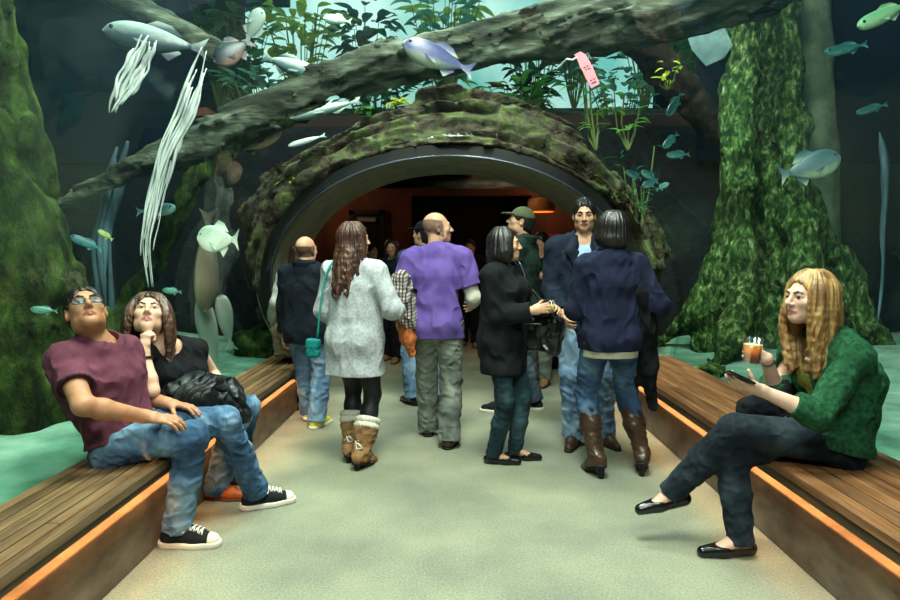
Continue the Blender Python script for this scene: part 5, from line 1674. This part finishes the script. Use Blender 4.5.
# grey coat
x, y = on(354, 4.1), 4.1
J = stand(x, y, -14, 1.655, True, armL=(-.17, .22, 1.02), armR=(.24, .20, 1.05), elbL=(-.3, -.8, -.6), elbR=(.45, -.6, -.6), footL=(-.05, .03, 8), footR=(.085, -.10, -12), head=(-45, 4, 0), sole=.03)
p = Person('woman in speckled grey coat and tan fleece-cuffed boots, seen from behind', J, sk_f, 1.0, .006, lips=lip_p)
p.eyes((0, 0), '#3a281c', .004)
p.hair(hair_cb, 'long', length=.36, n=44, rad=.017, a0=46, back=J['R'] @ V(.0, -.055, 0), front=.080, seed=11, bangs=.03, amp=.006)
hem = J['P'] + V(0, 0, -.28)
p.top('coat', grey_wool, .026, .026, 'long', hem=hem, hemdir=V(0, 0, -1), extra=[lambda S: S.cone(J['W'] + V(0, 0, .06), hem - V(0, 0, .05), .125, .160, k=.06, ax=J['sx'], f=1.32)], wr=wrinkle(.012, (10, 10, 4), 31), label='speckled grey wool coat')
p.collar(grey_wool, .082, .02, 30, 'collar', th=.014)
p.cloth('tights', tights, {'thigh': .006, 'shin': .006, 'bum': .006, 'torso': .004}, [], [(J['P'], V(0, 0, 1))], [], wr=lambda P: np.zeros(P.shape[:-1], np.float32))
for q in 'LR':
    u, tp = p.boot(q, suede, rub_bk, .30, .03, 'boot', .022, wrinkle(.010, (14, 14, 22), 4))
    d = unit(J['k' + q] - J['a' + q]); o = ringband(tp - d * .02, d, .068, .04, .022, fluff, 'fleece_cuff', u); o['label'] = 'cream fleece cuff'
    b = MB(); fx = np.cross(J['f' + q], V(0, 0, 1))
    for k in range(3):
        c = J['a' + q] - J['f' + q] * .055 + d * (.03 + .055 * k); b.tube([c - fx * .035, c - J['f' + q] * .012 + fx * .0 + d * .03, c + fx * .035], .006, 6); b.tube([c + fx * .035 - d * .0, c - J['f' + q] * .012 - d * .01, c - fx * .03 + d * .045], .005, 6)
    b.build('laces', white_cl, u, True)
# teal bag
bp = at(313, 348, 4.05)
S = Shape(); S.box(bp, V(.045, .03, .062), rotm('Y', .08), .02); S.disp = wrinkle(.006, (25, 25, 25), 2); S.slack = .01
bag = S.build('shoulder_bag', fabric('teal_leather', '#0f5a5c', '#1d8480', sheen=0, rough=.5), None, .005); tag(bag, 'small teal bag hanging by its strap at the grey-coated woman left hip', 'bag')
b = MB(); b.tube(catmull([bp + V(.03, 0, .06), at(320, 310, 4.02), at(325, 278, 4.02), at(333, 262, 4.06), at(338, 262, 4.16)], 4), .007, 6); b.build('strap', fabric('teal_strap', '#1d7a78', '#2a9a94'), bag, True)
S = Shape(); S.box(bp + V(0, -.008, .03), V(.046, .028, .035), rotm('Y', .08), .015); S.build('flap', MAT['teal_leather'], bag, .005)

# bob-haired woman
x, y = on(504, 4.12), 4.12
J = stand(x, y, -125, 1.62, True, armL=(-.09, .29, 1.09), armR=(.09, .26, 1.08), elbL=(-.2, -.6, -.8), elbR=(.25, -.8, -.6), footL=(-.085, .05, 30), footR=(.07, -.03, 26), head=(24, 3, 0),
          handL=((.3, 1, .1), (-.6, .1, .8), (30, 45, 25), 30), handR=((-.35, 1, .25), (.9, .4, .2), (35, 45, 25), 30))
p = Person('woman with dark bob in black coat sipping company, cup in hand, facing right', J, sk_a, .98, .006, lips=lip_p)
p.root['label'] = 'woman with dark bob in short black coat and flats, holding a small cup'
p.eyes((0, 0), '#15100c', .004)
p.hair(hair_dk, 'bob', length=.105, n=26, rad=.024, a0=52, front=.080, seed=5, bulge=1.08)
hem = J['P'] + V(0, 0, -.25)
p.top('coat', black_wool, .028, .026, 'long', hem=hem, hemdir=V(0, 0, -1), extra=[lambda S: S.cone(J['W'] + V(0, 0, .05), hem - V(0, 0, .05), .125, .150, k=.06, ax=J['sx'], f=1.3)], wr=wrinkle(.012, (10, 10, 5), 41))
p.collar(black_wool, .09, .05, 45, 'collar', th=.014)
b = MB()
for k in range(3):
    c = J['C'] + J['fw'] * .150 - V(0, 0, .05 + .12 * k) + J['sx'] * .02; M = frame(J['fw'], V(0, 0, 1)); b.lathe([(.0001, 0), (.012, 0), (.013, .004), (.0001, .006)], c, np.stack([M[:, 0], M[:, 2], M[:, 1]], 1), 12)
b.build('buttons', lea_black, p.root, True)
p.trousers(jeans_teal, hip=.010, th=.006, kn=.004, hem=.004, hemup=.035, wr=wrinkle(.006, (14, 14, 20), 44))
for q in 'LR': p.flat(q, lea_black)
cu = .5 * (J['wR'] + J['wL']) + J['R'] @ V(.0, .075, -.02)
cup = empty('drink_cup', tuple(cu)); tag(cup, 'small clear cup of pale drink in the bob-haired woman hands', 'cup')
cyl_cup(cup, cu, V(0, 0, 1), .026, .034, .085, .6, cup_clear, plain('pale_drink', '#b9b06a', .2))
bp = at(541, 333, 4.12)
S = Shape(); S.box(bp, V(.15, .05, .125), J['R'] @ rotm('Z', PI / 2) @ rotm('Y', .12), .03); S.disp = wrinkle(.014, (14, 14, 14), 6); S.slack = .02
bag = S.build('handbag', noise_mat('bag_black', ['#0b0b0d', '#1a1b1e'], scale=9, rough=.3, spec=.6), None, .006); tag(bag, 'large black handbag hanging at the bob-haired woman far side', 'bag')
b = MB(); s_ = J['sL'] + V(0, 0, .085)
b.tube(catmull([bp + V(-.08, -.02, .12), (s_ + bp) / 2 + V(-.0, -.06, .05), s_ + V(.03, -.05, -.0), s_ + V(-.02, .02, .01), (s_ + bp) / 2 + V(.04, .03, .05), bp + V(.09, .02, .12)], 5), .009, 6); b.build('strap', MAT['bag_black'], bag, True)
b = MB(); b.tube([bp + V(-.12, -.055, .07), bp + V(.12, -.055, .07)], .005, 6); b.build('zip', metal, bag, True)

# navy sweater woman
x, y = on(611, 3.85), 3.85
J = stand(x, y, 6, 1.71, True, armL=(-.13, .26, 1.12), armR=(.22, .12, 1.0), elbL=(-.35, -.3, -.9), elbR=(.5, -.6, -.7), footL=(-.075, .02, 12), footR=(.245, .03, -22), head=(14, 4, 0), sole=.05, lean=(0, .0))
p = Person('woman in navy sweater, blue jeans and tall brown boots, back to camera', J, sk_f, 1.0, .0055)
p.hair(hair_dk, 'bob', length=.085, n=26, rad=.020, a0=58, front=.080, seed=6, bulge=1.02, extra=lambda S, L, z: S.ell(L(0, -.095, -.02), V(.05, .04, .05) * z, None, .02))
p.top('sweater', navy_knit, .022, .020, 'long', hem=J['P'] + V(0, 0, -.10), hemdir=V(0, 0, -1), extra=[lambda S: S.cone(J['W'] + V(0, 0, .05), J['P'] - V(0, 0, .17), .115, .142, k=.05, ax=J['sx'], f=1.36)], wr=wrinkle(.014, (10, 10, 6), 51))
o = p.cloth('undershirt', white_cl, {'torso': .020, 'bum': .022}, [lambda S: S.cone(J['P'], J['P'] - V(0, 0, .2), .125, .134, k=.05, ax=J['sx'], f=1.36)], [(J['P'] + V(0, 0, -.145), V(0, 0, -1)), (J['P'] + V(0, 0, .05), V(0, 0, 1))]); o['label'] = 'white shirt tail'
p.trousers(jeans_mid, hip=.008, th=.010, kn=.008, hem=.012, hemup=.28, wr=wrinkle(.011, (13, 13, 16), 52))
for q in 'LR': p.boot(q, lea_brown, rub_bk, .40, .05, 'boot', .012, wrinkle(.007, (12, 12, 24), 4))
S = Shape(); S.chain([at(640, 292, 3.80), at(644, 325, 3.86), at(648, 365, 3.9), at(653, 405, 3.92)], [.05, .075, .06, .025], k=.03, ax=V(1, 0, 0), f=.8); S.cone(at(636, 300, 3.9), at(638, 380, 3.95), .04, .03, k=.03)
S.disp = wrinkle(.018, (16, 16, 5), 8); S.slack = .022
tag(S.build('coat', black_cl, None, .006), 'black coat draped over the right forearm of the woman in navy sweater', 'coat')

# peacoat man facing the camera
x, y = on(583, 4.6), 4.6
J = stand(x, y, 172, 1.865, armL=(-.20, .14, .98), armR=(.17, .20, 1.02), elbL=(-.4, -.7, -.5), elbR=(.4, -.8, -.5), footL=(-.17, .03, 25), footR=(.06, .10, -14), head=(-4, -4, 0))
p = Person('smiling man in dark navy peacoat and light jeans, facing the camera', J, sk_a, 1.0, .006, lips=lip_m)
p.eyes((0, -.1), '#14100d', .005); p.hair(hair_dk, 'short', th=.012, front=.080)
hem = J['P'] + V(0, 0, -.23)
p.top('shirt', blue_shirt, .012, .008, 'none', hem=J['P'], hemdir=V(0, 0, -1))
p.top('peacoat', navy_wool, .032, .026, 'long', hem=hem, hemdir=V(0, 0, -1), extra=[lambda S: S.cone(J['W'] + V(0, 0, .05), hem - V(0, 0, .05), .135, .155, k=.06, ax=J['sx'], f=1.3),
      lambda S: S.box(J['C'] + J['fw'] * .16 + V(0, 0, .08), V(.05, .10, .20), np.stack([J['sx'], J['fw'], J['up']], 1), .02, .02, '-')], wr=wrinkle(.012, (9, 9, 5), 61))
p.collar(navy_wool, .10, .045, 32, 'collar', th=.016)
S = Shape()
for sg in (-1, 1): S.chain([J['N'] + J['fw'] * .09 + J['sx'] * sg * .075 - V(0, 0, .0), J['C'] + J['fw'] * .165 + J['sx'] * sg * .105 + V(0, 0, .09), J['C'] + J['fw'] * .165 + J['sx'] * sg * .045 - V(0, 0, .07)], [.03, .035, .015], ax=J['fw'], f=.6, k=.015)
S.build('lapels', navy_wool, p.root, .006)
b = MB()
for sg in (-1, 1):
    for k in range(3):
        c = J['C'] + J['fw'] * (.160 + .004 * k) - V(0, 0, .02 + .12 * k) + J['sx'] * .065 * sg; M = frame(J['fw'], V(0, 0, 1)); b.lathe([(.0001, 0), (.014, 0), (.015, .005), (.0001, .007)], c, np.stack([M[:, 0], M[:, 2], M[:, 1]], 1), 12)
b.build('buttons', lea_black, p.root, True)
p.trousers(jeans_light, hip=.018, th=.018, kn=.02, hem=.03, hemup=.03, wr=wrinkle(.014, (12, 12, 13), 62))
for q in 'LR': p.shoe(q, lea_brown, rub_bk)

# black coat bald man
x, y = on(306, 5.0), 5.0
J = stand(x, y, -12, 1.60, armL=(-.24, .06, .76), armR=(.24, .08, .78), footL=(-.09, .20, 8), footR=(.085, -.02, -12), head=(-12, 2, 0), sh=.18)
p = Person('short bald man in long dark coat and jeans, seen from behind at left', J, sk_a, 1.04, .007, extra=lambda q, m: np.where((q[:, 2] < .035) & (q[:, 1] < .02) & (q[:, 2] > -.06), 2, m), extra_mats=(noise_mat('stubble_dark', ['#4a372d', '#5e4739'], scale=40),))
hem = J['P'] + V(0, 0, -.16)
p.top('coat', fabric('dark_navy_felt', '#0d1119', '#171d28'), .032, .026, 'long', hem=hem, hemdir=V(0, 0, -1), extra=[lambda S: S.cone(J['W'] + V(0, 0, .05), hem - V(0, 0, .05), .14, .155, k=.06, ax=J['sx'], f=1.25)])
p.collar(MAT['dark_navy_felt'], .085, .05, 30, 'collar', th=.014)
p.trousers(jeans_light, hip=.018, th=.018, kn=.02, hem=.028, hemup=.03)
for q in 'LR': p.sneaker(q, plain('yellow_trainer', '#c9c93a', .6), rubber_w, name='trainer')

# person hidden behind him with a backpack
x, y = on(300, 5.55), 5.55
J = stand(x, y, 20, 1.56, True, footL=(-.08, .05, 8), footR=(.09, 0, -8), armL=(-.25, .1, .85))
p = Person('person in cream top and dark trousers hidden behind the short bald man', J, sk_f, 1.0, .009)
p.hair(hair_br, 'bob', length=.12, n=18, seed=3)
p.top('jumper', fabric('cream_knit', '#8f8f88', '#b9b8ae'), .022, .02, 'long', hem=J['P'] + V(0, 0, -.06), hemdir=V(0, 0, -1)); p.trousers(black_cl)
for q in 'LR': p.shoe(q, suede, rub_bk)
bp = at(285, 340, 5.45)
S = Shape(); S.box(bp, V(.10, .08, .16), rotm('Y', -.1), .05); S.disp = wrinkle(.014, (14, 14, 14), 8); S.slack = .02
bag = S.build('satchel', noise_mat('satchel_tan', ['#4a3f30', '#7a6a52'], scale=8, rough=.7), None, .007); tag(bag, 'tan satchel slung beside the short bald man at the bench end', 'bag')
b = MB(); b.tube(catmull([bp + V(-.06, 0, .14), bp + V(-.03, .0, .4), bp + V(.06, .06, .52), bp + V(.09, .05, .14)], 5), .012, 6); b.build('strap', MAT['satchel_tan'], bag, True)

# two men in caps
x, y = on(424, 5.75), 5.75
J = stand(x, y, 30, 1.76, footL=(-.10, .05, 8), footR=(.12, 0, -8), head=(25, 8, 0))
p = Person('man in black cap with white patch, standing behind purple-shirted man', J, sk_a, 1.0, .008, lips=lip_m)
p.hair(hair_dk, 'crop'); p.cap(black_cl, black_cl, True, (white_cl, (.06, .06, .075)))
p.top('jacket', slate, .026, .022, 'long', hem=J['P'] + V(0, 0, -.06), hemdir=V(0, 0, -1)); p.trousers(jeans_light, hip=.018, th=.018, kn=.02, hem=.03)
for q in 'LR': p.shoe(q, lea_black, rub_bk)
x, y = on(521, 5.5), 5.5
J = stand(x, y, 66, 1.87, footL=(-.12, .12, 8), footR=(.12, -.1, -8), head=(22, 16, 0), armL=(-.22, .2, .98), armR=(.22, .2, 1.0))
p = Person('man in olive cap and dark green jacket gazing up to the left', J, sk_a, 1.04, .007, lips=lip_m)
p.eyes((0, .2), '#20160f'); p.hair(hair_dk, 'crop'); olive = fabric('olive_canvas', '#3f4530', '#5c6248'); p.cap(olive, olive)
p.top('jacket', olive_jk, .032, .026, 'long', hem=J['P'] + V(0, 0, -.08), hemdir=V(0, 0, -1)); p.collar(olive_jk, .095, .05, 30, 'collar', th=.016)
p.trousers(denim('denim_slate', '#232a33', '#38424e', '#4f5b68'), hip=.018, th=.018, kn=.02, hem=.03)
for q in 'LR': p.sneaker(q, canvas_bk, rubber_w, name='trainer')

# visitors farther back
def far(label, px, Y, yaw, H, fem, topm, legm, hairm_, kind='short', head=(0, 0, 0), arms=None, **k):
    J = stand(on(px, Y), Y, yaw, H, fem, head=head, footL=(-.1, .08, 8), footR=(.1, -.05, -8), **(arms or {}))
    p = Person(label, J, sk_a, 1.0, .010)
    p.hair(hairm_, kind, length=.22, n=18, front=.080)
    p.top('jacket', topm, .026, .022, 'long', hem=J['P'] + V(0, 0, -.08), hemdir=V(0, 0, -1)); p.trousers(legm, hip=.014, th=.014, kn=.012, hem=.02)
    for q in 'LR': p.shoe(q, k.get('shoe', suede), rub_bk)
    return p
far('dark-haired visitor in black with tan shoes, standing just past the portal', 392, 8.2, 160, 1.66, True, fabric('dark_teal_cloth', '#0d1a20', '#16262e'), black_cl, hair_dk, 'bob', head=(20, 0, 0))
far('visitor in black jacket with pale face beside the dark doorway', 371, 8.9, -120, 1.62, False, black_cl, black_cl, hair_dk)
far('visitor in dark clothes standing in front of the doorway frame', 352, 9.5, -100, 1.62, True, slate, black_cl, hair_dk, 'bob')
pp = far('man in black reading a pink sheet behind the olive-capped man', 541, 6.75, 150, 1.70, False, black_cl, jeans_grey, hair_dk, arms=dict(armL=(-.12, .28, 1.22), armR=(.12, .28, 1.22)), head=(0, -20, 0))
S = Shape(); c = pp.J['wL'] * .5 + pp.J['wR'] * .5 + pp.J['R'] @ V(.0, .06, .06); M = pp.J['R'] @ rotm('X', -.6)
S.box(c, V(.10, .004, .07), M, .003); tag(S.build('leaflet', plain('pink_paper', '#c98f98', .8), None, .004), 'pink paper sheet held by the man in black behind olive cap', 'paper')
far('visitor in dark jacket waiting in the unlit passage beyond the portal', 470, 9.6, 170, 1.70, False, black_cl, black_cl, hair_dk)
